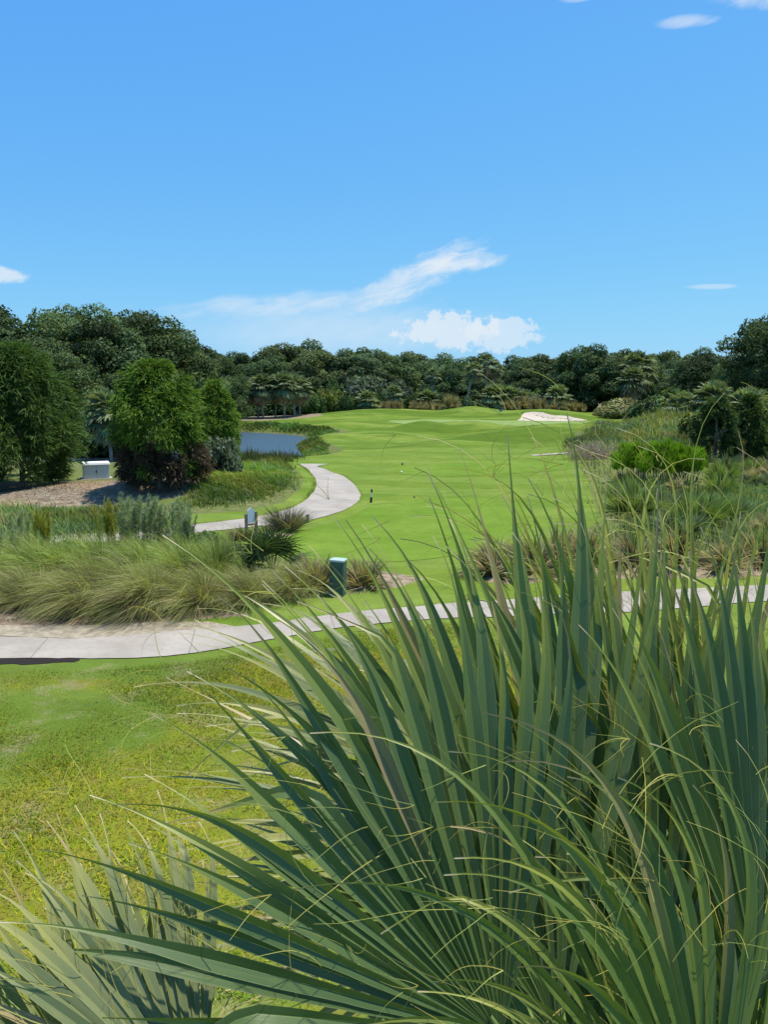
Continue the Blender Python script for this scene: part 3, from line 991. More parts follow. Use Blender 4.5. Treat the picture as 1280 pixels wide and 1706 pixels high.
CEDAR = (0.080, 0.150, 0.028)
cedar('bushy bright cedar on the bare bank, brown dead twigs around its skirt', -11.8, 40.0, 6.5, 2.35, 71, CEDAR, brown_low=0.33, n_cl=200)
cedar('small upright cedar by the pond, right of the bushy brown-skirted cedar', -12.0, 55.0, 6.2, 1.75, 72, (0.098, 0.185, 0.034), n_cl=120)
cedar('large dark cedar at the left edge over the bare slope', -21.1, 44.5, 8.0, 3.35, 73, (0.062, 0.115, 0.032), n_cl=200, per_cl=48, tip=(0.09, 0.155, 0.032), slen=0.5, wid=0.03)
cedar('dark cedar behind and left of the large dark cedar', -25.5, 48, 8.2, 3.6, 74, (0.062, 0.115, 0.032), n_cl=70, tip=(0.09, 0.155, 0.032), slen=0.55, wid=0.035)
CPROF = ([0, 0.1, 0.4, 0.7, 0.9, 1.0], [0.8, 1.0, 0.95, 0.75, 0.42, 0.1])
cedar('dense dark cedar, leftmost of the three at the right edge', 23.7, 55.0, 4.4, 1.5, 75, (0.046, 0.085, 0.032), profile=CPROF, n_cl=85, per_cl=40, tip=(0.07, 0.12, 0.03), z0=0.02)
cedar('conical dark cedar, middle of the three at the right edge', 26.5, 56.0, 4.6, 1.35, 76, (0.050, 0.095, 0.032), profile=CPROF, n_cl=85, per_cl=40, tip=(0.10, 0.16, 0.03), z0=0.02)
cedar('dark cedar cut by the right edge beside the conical one', 29.3, 55.5, 4.2, 1.6, 77, (0.044, 0.083, 0.030), profile=CPROF, n_cl=85, per_cl=40, tip=(0.07, 0.12, 0.03), z0=0.02)

# ---- bright green multi-stemmed bush on the right
rb = np.random.default_rng(81)
bush = link('wax_myrtle', None, loc=(16.4, 45.3, hz(16.4, 45.3)))
tag(bush, 'bright green multi-stemmed bush with bare stems standing in the right rough', 'bush')
parts, stems = [], []
for i in range(62):
    u_ = rb.uniform(-1, 1)
    xx, yy = u_ * 2.6, rb.normal(0, 0.6)
    top = (2.55 - 0.55 * abs(u_) ** 2.2 + 0.15 * math.sin(u_ * 7)) * rb.uniform(0.68, 1.08)
    bx, by = xx * 0.9 + rb.normal(0, 0.08), yy * 0.8
    stems.append(tube([[bx, by, -0.2], [(bx + xx) / 2 + rb.normal(0, 0.05), yy, top * 0.4], [xx, yy, top * 0.85]], [0.028, 0.022, 0.008], 5))
    n = 75
    lowz = rb.uniform(0.28, 0.55) if u_ > -0.5 else rb.uniform(0.42, 0.6)
    zz = rb.uniform(lowz, 1.0, n) * top * 0.85
    rr = 0.26 * rb.random(n) ** 0.5
    th = rb.uniform(0, 6.28, n)
    P = np.column_stack([xx + rr * np.cos(th), yy + rr * np.sin(th), zz])
    D = unit(np.column_stack([np.cos(th) * 0.4, np.sin(th) * 0.4, np.ones(n)]))
    cs_ = rb.normal(1, 0.28)
    parts.append(sprays(rb, P, D, np.full(n, 0.36), 0.017, 6, 0.2, np.array([0.12, 0.245, 0.018]) * max(0.5, cs_), droop=0.0, tipc=np.array([0.30, 0.46, 0.03]) * min(1.2, max(0.55, cs_))))
V, F, C = cat_parts(parts)
link('crown', np_mesh('crown', V, F, M_NEEDLE, C), bush)
for t in stems:
    link('stem', np_mesh('stem', t[0], t[1], M_OAKBARK, smooth=True), bush)


# ------------------------------------------------------------------ grasses
def in_poly_points(rng, poly, n):
    p = np.asarray(poly, dtype=float)
    out = np.zeros((0, 2))
    while len(out) < n:
        q = rng.uniform(p.min(0), p.max(0), (n * 2, 2))
        out = np.vstack([out, q[poly_sd(q[:, 0], q[:, 1], p) < 0]])
    return out[:n]


def grass_stuff(name, label, cat, poly, n, height, width, lean, cols, seed, k=3, wind=(-0.5, -0.1), patch=0.0, mat=None, cvar=0.2):
    r2 = np.random.default_rng(seed)
    xy = in_poly_points(r2, poly, n)
    edge_d = -poly_sd(xy[:, 0], xy[:, 1], poly)
    xy = xy + r2.normal(0, min(0.35, height * 0.6), xy.shape)
    eh = (0.35 + edge_d / max(0.4, 1.6 * height)).clip(0.35, 1.0)
    if patch:
        s = np.sin(xy[:, 0] * 1.7 + 3 * np.sin(xy[:, 1] * 0.6)) * np.cos(xy[:, 1] * 1.3 + 2 * np.sin(xy[:, 0] * 0.8))
        keep = r2.random(n) < (0.55 + 0.45 * s) * patch + (1 - patch)
        xy, eh = xy[keep], eh[keep]
    n = len(xy)
    base = np.column_stack([xy, H(xy[:, 0], xy[:, 1]) - 0.02])
    hv = 0.75 + 0.30 * np.sin(xy[:, 0] * 0.9 + 1.3 * np.sin(xy[:, 1] * 0.5)) * np.cos(xy[:, 1] * 0.7) + 0.22 * np.sin(xy[:, 0] * 2.7 + 2 * np.sin(xy[:, 1] * 1.9)) * np.cos(xy[:, 1] * 2.2 + xy[:, 0])
    h = height * hv * eh * r2.uniform(0.5, 1.3, n) * np.where(r2.random(n) < 0.06, 1.5, 1.0)
    th = r2.uniform(0, 6.28, n)
    d = np.column_stack([np.cos(th) * lean + wind[0] * r2.uniform(0.2, 1, n), np.sin(th) * lean + wind[1] * r2.uniform(0.2, 1, n), np.ones(n)])
    d[:, :2] *= 1.0
    s = np.linspace(0, 1, k)
    pts = base[:, None, :] + np.stack([d[:, 0:1] * (s ** 1.8)[None, :] * h[:, None], d[:, 1:2] * (s ** 1.8)[None, :] * h[:, None], (s - 0.25 * s ** 3)[None, :] * h[:, None]], axis=2)
    side = np.column_stack([np.sin(th), -np.cos(th), np.zeros(n)])
    side = unit(side + r2.normal(size=(n, 3)) * 0.4)
    w = width * r2.uniform(0.6, 1.4, n)[:, None] * np.interp(s, [0, 0.4, 1], [0.9, 1, 0.1])[None, :]
    pick = r2.choice(len(cols), n, p=np.array([c[1] for c in cols]) / sum(c[1] for c in cols))
    cb = np.array([c[0] for c in cols])[pick] * r2.normal(1, cvar, (n, 1)).clip(0.4, 1.8)
    pv = 0.85 + 0.3 * np.sin(xy[:, 0] * 0.35 + 2.0 * np.sin(xy[:, 1] * 0.23))
    cb = cb * pv[:, None]
    ylw = 0.5 + 0.5 * np.sin(xy[:, 0] * 0.8 + 2.5 * np.sin(xy[:, 1] * 0.45 + 1.0))
    cb = cb * (1 + np.outer(ylw - 0.5, [0.45, 0.15, -0.25]))
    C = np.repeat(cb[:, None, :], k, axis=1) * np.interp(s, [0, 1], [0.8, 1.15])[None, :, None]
    V, F, C = ribbons(pts, w, side, C)
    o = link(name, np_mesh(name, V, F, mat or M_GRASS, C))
    return tag(o, label, cat, kind='stuff')


GR, YL, TN, BL, OL = (0.155, 0.260, 0.045), (0.26, 0.30, 0.05), (0.37, 0.32, 0.20), (0.175, 0.250, 0.125), (0.215, 0.24, 0.085)
# near lawn, real blades
LAWN = [(-10.5, 15.0), (-6.4, 15.1), (-4.3, 15.5), (-2.4, 16.4), (-0.8, 17.2), (1.2, 18.0), (3.5, 18.3), (2.8, 14), (1.2, 9), (-0.2, 6.2), (-4.6, 6.2)]
grass_stuff('lawn_grass', 'short yellow-green lawn grass in front of the near path', 'grass', LAWN, 165000, 0.085, 0.0095, 0.9, [((0.115, 0.215, 0.011), 3), ((0.25, 0.31, 0.013), 4), ((0.34, 0.32, 0.02), 2), ((0.32, 0.24, 0.09), 0.8)], 101, k=2, wind=(0, 0), patch=0.6, cvar=0.38)
def edge_strip(line, w0, w1):
    p = smooth_open(line, 6)
    t = unit(np.gradient(p, axis=0))
    nr = np.column_stack([-t[:, 1], t[:, 0]])
    return np.vstack([p + nr * w0, (p + nr * w1)[::-1]])


LG = [((0.11, 0.20, 0.014), 3), ((0.20, 0.26, 0.02), 3), ((0.27, 0.24, 0.06), 1)]
grass_stuff('edge_grass', 'ragged grass fringe along the lawn side of the near path', 'grass', edge_strip(near_low[1:12], -0.16, 0.03), 14000, 0.07, 0.008, 0.9, LG, 114, k=2, wind=(0, 0), cvar=0.35)
grass_stuff('edge_grass', 'ragged grass fringe along the far side of the near path', 'grass', edge_strip(near_up[6:15], -0.03, 0.18), 12000, 0.08, 0.009, 0.9, LG, 115, k=2, wind=(0, 0), cvar=0.35)
grass_stuff('edge_grass', 'grass fringe along the tee side of the curving far path', 'grass', edge_strip(far_low[2:], -0.22, 0.05), 12000, 0.09, 0.014, 0.9, LG, 116, k=2, wind=(0, 0), cvar=0.35)
grass_stuff('edge_grass', 'grass fringe along the pond side of the curving far path', 'grass', edge_strip(far_up[2:], -0.05, 0.25), 12000, 0.10, 0.014, 0.9, LG, 117, k=2, wind=(0, 0), cvar=0.35)
# right-hand rough
grass_stuff('rough_grass', 'tall mixed grass and weeds of the right rough', 'grass', ROUGH_R, 55000, 0.62, 0.019, 0.35, [(GR, 3), (BL, 3), (OL, 3), (TN, 1.4)], 102, wind=(-0.25, 0), patch=0.3)
RR_NEAR = [(7.5, 25), (14, 24.5), (24, 27), (26, 38), (20, 43), (13.0, 42), (10.5, 34)]
grass_stuff('reed_grass', 'upright blue-green reed grass in front of the bright bush', 'grass', RR_NEAR, 22000, 0.72, 0.014, 0.18, [(BL, 4), (GR, 2), ((0.12, 0.175, 0.06), 2)], 103, wind=(-0.1, 0), patch=0.7)
RBANK = [(15.5, 62), (21, 58), (34, 62), (42, 78), (38, 92), (28, 93), (22, 84), (17, 72)]
grass_stuff('bank_grass', 'grey-green coarse grass covering the right-hand bank', 'grass', RBANK, 26000, 0.95, 0.040, 0.25, [((0.165, 0.225, 0.095), 4), (OL, 3), ((0.18, 0.25, 0.06), 2), (TN, 0.9)], 104, wind=(-0.1, 0), patch=0.3)
CREST = [(25, 88), (31, 89), (38, 90), (38, 94), (28, 95)]
grass_stuff('crest_grass', 'pinkish dry grass along the crest of the right bank', 'grass', CREST, 7000, 0.8, 0.04, 0.4, [((0.30, 0.22, 0.14), 3), (OL, 1)], 105)
# left bank between far path and pond
BANKL = [(-9.8, 35.6), (-7.8, 36.2), (-6.0, 38.2), (-5.2, 42), (-5.5, 47), (-6.6, 53), (-8.0, 60), (-14, 60), (-14, 48), (-9.9, 42.6)]
grass_stuff('bank_grass', 'bright green weeds on the bank between the far path and the pond', 'grass', BANKL, 30000, 0.55, 0.021, 0.45, [((0.14, 0.235, 0.016), 4), (GR, 3), (OL, 2.2), (TN, 0.7)], 106, patch=0.3)
PONDRIM = [(-14, 58), (-9.0, 57), (-7.0, 61), (-7.2, 66), (-9.5, 69), (-18, 66)]
grass_stuff('pond_reeds', 'brown and green reeds along the near rim of the pond', 'reeds', PONDRIM, 7000, 1.15, 0.03, 0.14, [((0.15, 0.10, 0.055), 2.4), (OL, 3), (GR, 2)], 107, wind=(-0.1, 0), patch=0.8)
SHORE_F = [(-40, 128), (-26, 126.5), (-18, 121), (-12, 114), (-9, 104), (-6.5, 106), (-9, 117), (-16, 126), (-26, 132), (-40, 133)]
grass_stuff('shore_grass', 'green marsh grass fringing the far shore of the pond', 'grass', SHORE_F, 6000, 0.7, 0.075, 0.3, [((0.09, 0.17, 0.035), 4), (GR, 2), (OL, 1)], 108)
SHORE_R = [(-8.2, 71), (-5.5, 71), (-5.8, 80), (-7.5, 90), (-9.4, 96), (-10.8, 95), (-9.6, 86), (-8.0, 77)]
grass_stuff('shore_grass', 'tufted grass on the small bluff at the right shore of the pond', 'grass', SHORE_R, 6000, 0.4, 0.05, 0.4, [((0.12, 0.20, 0.03), 4), (GR, 2), ((0.22, 0.17, 0.085), 1.2)], 109)
# straw litter on the bare slope
grass_stuff('straw_litter', 'dry straw and sticks scattered over the bare slope under the cedars', 'litter', [(-26, 37), (-16.5, 36.8), (-12.5, 37.2), (-10, 39), (-12, 44), (-18, 46.8), (-26, 47)], 16000, 0.13, 0.016, 2.2, [(TN, 3), ((0.34, 0.28, 0.20), 2), ((0.12, 0.085, 0.06), 2)], 110, k=2, wind=(0, 0), mat=M_DRY)
grass_stuff('straw_litter', 'brown litter under the left cordgrass beside the near path', 'litter', [(-12, 17.6), (-7, 17.7), (-3.3, 18.7), (-4.2, 19.3), (-9, 19.0), (-12, 19.0)], 9000, 0.09, 0.008, 2.4, [(TN, 3), ((0.12, 0.085, 0.06), 3)], 111, k=2, wind=(0, 0), mat=M_DRY)
# general left rough between cordgrass and far path
ROUGH_LF = [(-16, 20.5), (-8, 21), (-4.6, 23.0), (-3.4, 24.2), (-5.6, 27.0), (-8.0, 28.1), (-16, 28)]
grass_stuff('rough_grass', 'mixed green rough behind the left cordgrass', 'grass', ROUGH_LF, 16000, 0.55, 0.014, 0.4, [(GR, 3), (OL, 3), (BL, 2), ((0.16, 0.20, 0.03), 1)], 112, wind=(-0.4, -0.1))


grass_stuff('rough_grass', 'tall mixed weeds in front of the bare slope at the left edge', 'grass', [(-24, 28), (-12, 28.5), (-9.2, 30.2), (-9.4, 33), (-11.5, 35.6), (-24, 36)], 16000, 0.75, 0.02, 0.35, [(GR, 3), (OL, 2), (BL, 3), (TN, 0.8)], 113, wind=(-0.2, 0), patch=0.4)


# ---- cordgrass clumps: fountains of wind-combed blades
def clump_mesh(seed, n, length, spread, cols, wind=(-0.9, -0.35), base_r=0.25, width=0.006, k=7, stiff=0.5):
    r2 = np.random.default_rng(seed)
    nl = max(12, n // 26)                       # blades gather into locks that share a direction
    lk = r2.integers(0, nl, n)
    lth, le, lwx = r2.uniform(0, 6.28, nl), r2.uniform(0.35, 1.45, nl), r2.uniform(0.45, 1.4, nl)
    lL, lz, lc = r2.uniform(0.6, 1.15, nl), r2.uniform(0.6, 1.5, nl), r2.normal(1, 0.26, nl).clip(0.5, 1.6)
    th = lth[lk] + r2.normal(0, 0.16, n)
    e = le[lk] + r2.normal(0, 0.09, n)
    br = base_r * np.sqrt(r2.random(nl))[lk] + r2.normal(0, 0.02, n)
    p = np.column_stack([np.cos(lth[lk]) * br, np.sin(lth[lk]) * br, np.zeros(n)])
    d = unit(np.column_stack([np.cos(th) * np.cos(e) * spread, np.sin(th) * np.cos(e) * spread, np.sin(e)]) + r2.normal(size=(n, 3)) * 0.05)
    L = length * lL[lk] * r2.uniform(0.75, 1.1, n)
    pts = [p.copy()]
    ds = L / (k - 1)
    force = np.column_stack([wind[0] * lwx[lk] * r2.uniform(0.85, 1.15, n), wind[1] * lwx[lk] * r2.uniform(0.7, 1.3, n), -lz[lk] * r2.uniform(0.85, 1.15, n)])
    for i in range(1, k):
        s = i / (k - 1)
        d = unit(d + force * (s ** 1.3) * (1 - stiff) * 0.55)
        p = p + d * ds[:, None]
        p[:, 2] = np.maximum(p[:, 2], 0.01 + 0.03 * r2.random(n))
        pts.append(p.copy())
    pts = np.stack(pts, axis=1)
    tang = unit(pts[:, -1] - pts[:, 0])
    side = unit(np.cross(tang, r2.normal(size=(n, 3)) * 0.6 + [0, 0, 0.2]))
    s = s_arr = np.linspace(0, 1, k)
    w = width * r2.uniform(0.6, 1.4, n)[:, None] * np.interp(s, [0, 0.3, 1], [1, 1, 0.15])[None, :]
    pick = r2.choice(len(cols), n, p=np.array([c[1] for c in cols]) / sum(c[1] for c in cols))
    cb = np.array([c[0] for c in cols])[pick] * r2.normal(1, 0.14, (n, 1)).clip(0.5, 1.7) * lc[lk][:, None]
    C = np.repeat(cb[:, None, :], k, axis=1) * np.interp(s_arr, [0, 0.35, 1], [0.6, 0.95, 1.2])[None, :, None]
    V, F, C = ribbons(pts, w, side, C)
    return np_mesh('grass_clump', V, F, M_GRASS, C)


CORD = [((0.285, 0.290, 0.105), 4), ((0.225, 0.265, 0.080), 3), ((0.35, 0.305, 0.17), 2.5), ((0.18, 0.135, 0.09), 0.8)]
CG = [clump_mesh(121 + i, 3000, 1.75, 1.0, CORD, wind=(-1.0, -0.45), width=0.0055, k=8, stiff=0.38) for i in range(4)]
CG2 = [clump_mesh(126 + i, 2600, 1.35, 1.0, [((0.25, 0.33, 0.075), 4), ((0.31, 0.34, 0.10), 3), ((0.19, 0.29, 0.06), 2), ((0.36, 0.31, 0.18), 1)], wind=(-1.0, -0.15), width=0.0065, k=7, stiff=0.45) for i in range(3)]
CTAN = [((0.34, 0.28, 0.18), 3), ((0.22, 0.18, 0.10), 2), ((0.17, 0.19, 0.06), 1.6)]
CT = [clump_mesh(131 + i, 700, 1.15, 1.15, CTAN, wind=(-0.1, 0), width=0.02, k=5) for i in range(2)]
CB = [clump_mesh(141 + i, 1500, 1.05, 1.2, [((0.20, 0.175, 0.12), 3), ((0.14, 0.155, 0.07), 2.4), ((0.09, 0.065, 0.045), 1.2), ((0.28, 0.25, 0.17), 1)], wind=(-0.2, -0.05), width=0.007, k=5, stiff=0.7) for i in range(2)]
k = 0
rr_ = np.random.default_rng(9)
for (x, y, s) in [(-10.9, 19.6, 0.9), (-9.3, 19.2, 0.8), (-7.7, 18.95, 0.95), (-6.3, 18.85, 1.0), (-4.95, 19.1, 0.92), (-3.7, 19.5, 0.85), (-2.6, 20.0, 0.7)]:
    o = link('cordgrass_clump', CG[k % 4], loc=(x, y, hz(x, y)), rot=(0, 0, rr_.normal(0, 0.35)), scale=(s, s, s * rr_.uniform(0.8, 1.0)))
    tag(o, 'olive cordgrass clump bending over toward the near path, front row', 'grass clump', 'front row of cordgrass clumps')
    k += 1
for (x, y, s) in [(-9.4, 21.0, 1.0), (-8.2, 20.8, 1.0), (-7.0, 20.9, 1.0), (-5.9, 21.0, 0.95), (-4.9, 21.3, 0.9), (-10.4, 22.0, 1.0), (-9.0, 22.6, 0.95), (-7.6, 22.5, 0.9), (-6.3, 22.6, 0.85), (-5.2, 22.8, 0.7), (-11.4, 21.4, 1.0)]:
    o = link('cordgrass_clump', CG2[k % 3], loc=(x, y, hz(x, y)), rot=(0, 0, rr_.normal(0, 0.5)), scale=(s, s, s * rr_.uniform(0.8, 1.15)))
    tag(o, 'green cordgrass clump combed by the wind behind the front row', 'grass clump', 'back rows of cordgrass clumps')
    k += 1
# brown tussocks at the tee sign and beside the path
o = link('tussock_grass', CB[0], loc=(-3.95, 30.7, hz(-3.95, 30.7)), scale=(1.15, 1.0, 1.15))
tag(o, 'large spiky brown-green tussock of grass right of the wooden tee sign', 'grass clump')
o = link('tussock_grass', CB[1], loc=(-5.35, 28.7, hz(-5.35, 28.7)), scale=(0.75, 0.75, 0.55))
tag(o, 'small brown tussock of grass at the foot of the wooden tee sign', 'grass clump')
for (x, y, s, lab) in [(-1.9, 20.9, 0.8, 'brown dry tussock just left of the green utility pedestal'), (-0.55, 21.2, 0.75, 'flattened dry tussock just right of the green utility pedestal'),
                       (3.4, 22.6, 1.0, 'tan dry clump seen through the palm blades, left end of the right bed'), (4.6, 22.9, 1.1, 'tan dry clump seen through the palm blades, middle of the right bed')]:
    o = link('tussock_grass', CT[0 if x < 0 else 1], loc=(x, y, hz(x, y)), scale=s)
    o.data = o.data
    tag(o, lab, 'grass clump')
for (x, y, s) in [(6.3, 23.4, 1.1), (7.8, 23.2, 1.0), (9.2, 23.8, 1.1), (10.6, 23.3, 0.9), (12.0, 24.0, 1.1), (5.6, 24.1, 1.0)]:
    o = link('tussock_grass', CT[1], loc=(x, y, hz(x, y)), rot=(0, 0, rr_.uniform(0, 6)), scale=s)
    tag(o, 'straw-coloured grass clump in the bed beyond the near path on the right', 'grass clump', 'straw-coloured clumps in the right bed')
WD = [clump_mesh(191, 900, 0.95, 0.8, [((0.15, 0.225, 0.05), 3), ((0.20, 0.25, 0.08), 2)], wind=(-0.15, 0), width=0.011, k=5, stiff=0.7, base_r=0.4),
      clump_mesh(192, 900, 0.85, 0.9, [((0.14, 0.20, 0.11), 3), ((0.19, 0.23, 0.13), 2)], wind=(-0.2, 0), width=0.011, k=5, stiff=0.7, base_r=0.4),
      clump_mesh(193, 700, 0.7, 1.2, [((0.33, 0.28, 0.18), 3), ((0.24, 0.22, 0.10), 2)], wind=(-0.3, 0), width=0.011, k=5, stiff=0.5, base_r=0.4)]
WN = ['fresh green', 'grey-green', 'straw-coloured']
rw = np.random.default_rng(33)
for kind in range(3):
    pts_ = in_poly_points(rw, [(9, 26), (13, 25), (22, 28), (26, 40), (30, 54), (22, 53), (15, 50), (12.4, 42), (11, 36)], 13)
    for x, y in pts_:
        o = link('weed_clump', WD[kind], loc=(x, y, hz(x, y)), rot=(0, 0, rw.normal(0, 0.5)), scale=rw.uniform(0.9, 1.6))
        tag(o, WN[kind] + ' weed clump scattered through the right rough around the bright bush', 'grass clump', WN[kind] + ' weed clumps of the right rough')
# tan tufts along the crest of the mound behind the green
for u, Y, w in [(641, 163, 1.0), (652, 163, 1.1), (664, 163, 1.1), (690, 163.5, 1.1), (701, 163, 1.2), (713, 163, 1.2), (726, 164, 1.1), (750, 163, 1.9), (797, 163, 1.0), (815, 162.5, 1.3), (828, 163, 1.3), (842, 163, 1.4), (857, 163, 1.6), (871, 163, 2.1), (890, 163, 1.5), (905, 164, 1.6), (921, 164, 1.6), (936, 165, 1.4), (950, 166, 1.5), (964, 166, 1.3)]:
    Y -= 4.0
    x = (u - 640) / 1280 * Y
    o = link('tussock_grass', CT[int(u) % 2], loc=(x, Y, hz(x, Y)), rot=(0, 0, u), scale=(w, w, w * 1.5))
    tag(o, 'tan grass tuft in the row along the mound behind the green', 'grass clump', 'tan tufts along the mound')


# ---- tall plumes (dog fennel) and goldenrod among the left rough
def plume_mesh(seed, h, stems_n, color, tip, fat=0.07):
    r2 = np.random.default_rng(seed)
    parts, tb = [], []
    for i in range(stems_n):
        bx, by = r2.normal(0, 0.16, 2)
        lean = r2.normal(0, 0.10, 2) + [-0.03, 0]
        hh = h * r2.uniform(0.7, 1.05)
        n = 90
        t = np.sort(r2.uniform(0.18, 1.0, n))
        n = n
        P = np.column_stack([bx + lean[0] * hh * t ** 1.5, by + lean[1] * hh * t ** 1.5, t * hh])
        th = r2.uniform(0, 6.28, n)
        D = unit(np.column_stack([np.cos(th) * 0.6, np.sin(th) * 0.6, np.full(n, 0.9)]))
        Ln = fat * 2.0 * np.interp(t, [0.15, 0.55, 1.0], [0.7, 1.2, 0.6])
        parts.append(sprays(r2, P, D, Ln, 0.006, 4, 0.3, color, droop=0.05, tipc=tip))
        tb.append(tube(P[::15], np.full(len(P[::15]), 0.006), 4))
    V, F, C = cat_parts(parts)
    return np_mesh('foliage', V, F, M_GRASS, C), tubes_mesh('stem', tb, M_STEM, (0.10, 0.14, 0.05))


PL = [plume_mesh(151 + i, 1.75, 9, (0.20, 0.265, 0.135), (0.40, 0.46, 0.30), fat=0.115) for i in range(3)]
GD = [plume_mesh(161 + i, 1.55, 8, (0.17, 0.21, 0.03), (0.40, 0.34, 0.03), fat=0.09) for i in range(2)]


def plant(ms, name, label, cat, x, y, s, group=None):
    r = link(name, None, loc=(x, y, hz(x, y)), rot=(0, 0, rr_.uniform(0, 6)), scale=s)
    tag(r, label, cat, group)
    link('foliage', ms[0], r)
    link('stem', ms[1], r)


for i, (x, y, s) in enumerate([(-9.0, 26.6, 1.1), (-8.6, 26.1, 1.15), (-8.2, 26.5, 1.1), (-7.7, 26.0, 1.0), (-7.3, 26.4, 1.1), (-7.0, 25.7, 1.0), (-6.7, 25.2, 0.85)]):
    plant(PL[i % 3], 'plume_plant', 'tall pale green feathery plume among the row before the far path', 'plant', x, y, s, 'pale feathery plumes before the far path')
plant(GD[0], 'goldenrod', 'yellowish goldenrod stalks left of the pale feathery plumes', 'plant', -9.5, 26.2, 1.15)
plant(GD[1], 'goldenrod', 'yellow-tipped goldenrod stand farthest left in the rough', 'plant', -12.0, 26.6, 1.0)
plant(PL[1], 'plume_plant', 'blue-green leafy weed beside the yellow-tipped goldenrod stand', 'plant', -13.0, 26.8, 0.85)
plant(PL[2], 'plume_plant', 'dull grey-green weed at the left edge above the cordgrass', 'plant', -11.3, 22.9, 0.8)
shrub('mid', -5.9, 25.2, 1.5, 1.05, 'small round green bush at the right end of the feathery plumes', name='bush', cat='bush')
shrub('dark', -10.2, 24.6, 2.6, 0.9, 'low dark blue-green bush behind the left cordgrass', name='bush', cat='bush')
shrub('mid', -4.6, 22.9, 2.0, 0.9, 'low leafy bush just left of the spiky saw palmetto', name='bush', cat='bush')
shrub('yellow', -6.2, 20.3, 0.8, 0.75, 'yellow-green leafy sprig poking out of the cordgrass', name='bush', cat='bush')

# dead grey brush on the right slope
r2 = np.random.default_rng(171)
n = 900
P = np.column_stack([r2.normal(0, 0.9, n), r2.normal(0, 0.8, n), np.abs(r2.normal(0, 0.35, n))])
V, F, C = sprays(r2, P, unit(r2.normal(size=(n, 3)) + [0, 0, 0.5]), np.full(n, 0.7), 0.012, 3, 0.4, (0.42, 0.34, 0.24), droop=0.1)
o = link('dead_brush', np_mesh('dead_brush', V, F, M_DRY, C), loc=(16.6, 60.5, hz(16.6, 60.5)), scale=(0.95, 0.95, 1.3))
tag(o, 'pale grey dead brush at the foot of the right bank', 'bush')


# ------------------------------------------------------------------ small saw palmetto by the pedestal
def fan_strips(rng, Hp, M, Nn, n, a0, a1, L, col, width, droop=0.15, k=4):
    lat = unit(np.cross(Nn, M))
    aa = np.radians(np.linspace(a0, a1, n)) + rng.normal(0, 0.02, n)
    D = unit(np.cos(aa)[:, None] * M + np.sin(aa)[:, None] * lat)
    s = np.linspace(0, 1, k)
    l = L * rng.uniform(0.85, 1.1, n)
    pts = Hp + D[:, None, :] * (s[None, :, None] * l[:, None, None])
    pts[:, :, 2] -= droop * l[:, None] * (s ** 2.5)[None, :]
    side = unit(np.cross(np.tile(Nn, (n, 1)), D) + 0.3 * Nn)
    w = width * np.interp(s, [0, 0.35, 1], [0.3, 1, 0.05])[None, :] * np.ones((n, 1))
    C = np.repeat(jit(rng, col, n, 0.15, 0.08)[:, None, :], k, axis=1)
    return ribbons(pts, w, side, C)


sp = link('saw_palmetto', None, loc=(-3.3, 22.0, hz(-3.3, 22.0)), scale=1.75)
tag(sp, 'small dark spiky saw palmetto left of the green utility pedestal', 'palm')
r2 = np.random.default_rng(181)
for i in range(15):
    th = i * 2.4 + r2.normal(0, 0.2)
    e = RAD(r2.uniform(20, 85))
    d = np.array([math.cos(th) * math.cos(e), math.sin(th) * math.cos(e), math.sin(e)])
    hp = d * r2.uniform(0.35, 0.6)
    nn = unit(np.cross(d, unit(np.cross(d, [0.1, 0.2, 1.0]))))
    V, F, C = fan_strips(r2, hp, d, nn, 20, -110, 110, 0.52, (0.060, 0.105, 0.042), 0.016)
    V2, F2, C2 = ribbons(np.array([[[0, 0, -0.05], hp * 0.5, hp]]), np.array([[0.012, 0.01, 0.008]]), unit(np.cross(d, nn))[None, :], np.tile([0.10, 0.14, 0.05], (1, 3, 1)))
    V, F, C = cat_parts([(V, F, C), (V2, F2, C2)])
    link('frond', np_mesh('frond', V, F, M_LEAF, C), sp)

# ------------------------------------------------------------------ course furniture
M_PED = plain_mat('pedestal_green', (0.050, 0.100, 0.072), 0.5, 0.12)
M_PEDCAP_LIT = plain_mat('pedestal_cap_lit', (0.34, 0.44, 0.40), 0.45, 0.08)  # sun on the pedestal top, put into a paler colour
M_BLACK = plain_mat('black_plastic', (0.012, 0.012, 0.012), 0.4, 0.1)
M_WHITE = plain_mat('white_paint', (0.78, 0.80, 0.80), 0.5, 0.06)
M_WOOD = bark_mat('weathered_wood', (0.16, 0.125, 0.085), (0.26, 0.21, 0.155), 14.0)
M_SIGN = plain_mat('sign_panel', (0.66, 0.70, 0.70), 0.5, 0.06)
M_CAB_SHADE = plain_mat('cabinet_shaded', (0.50, 0.53, 0.56), 0.5, 0.06)  # white box: the shade on its faces is put into this grey

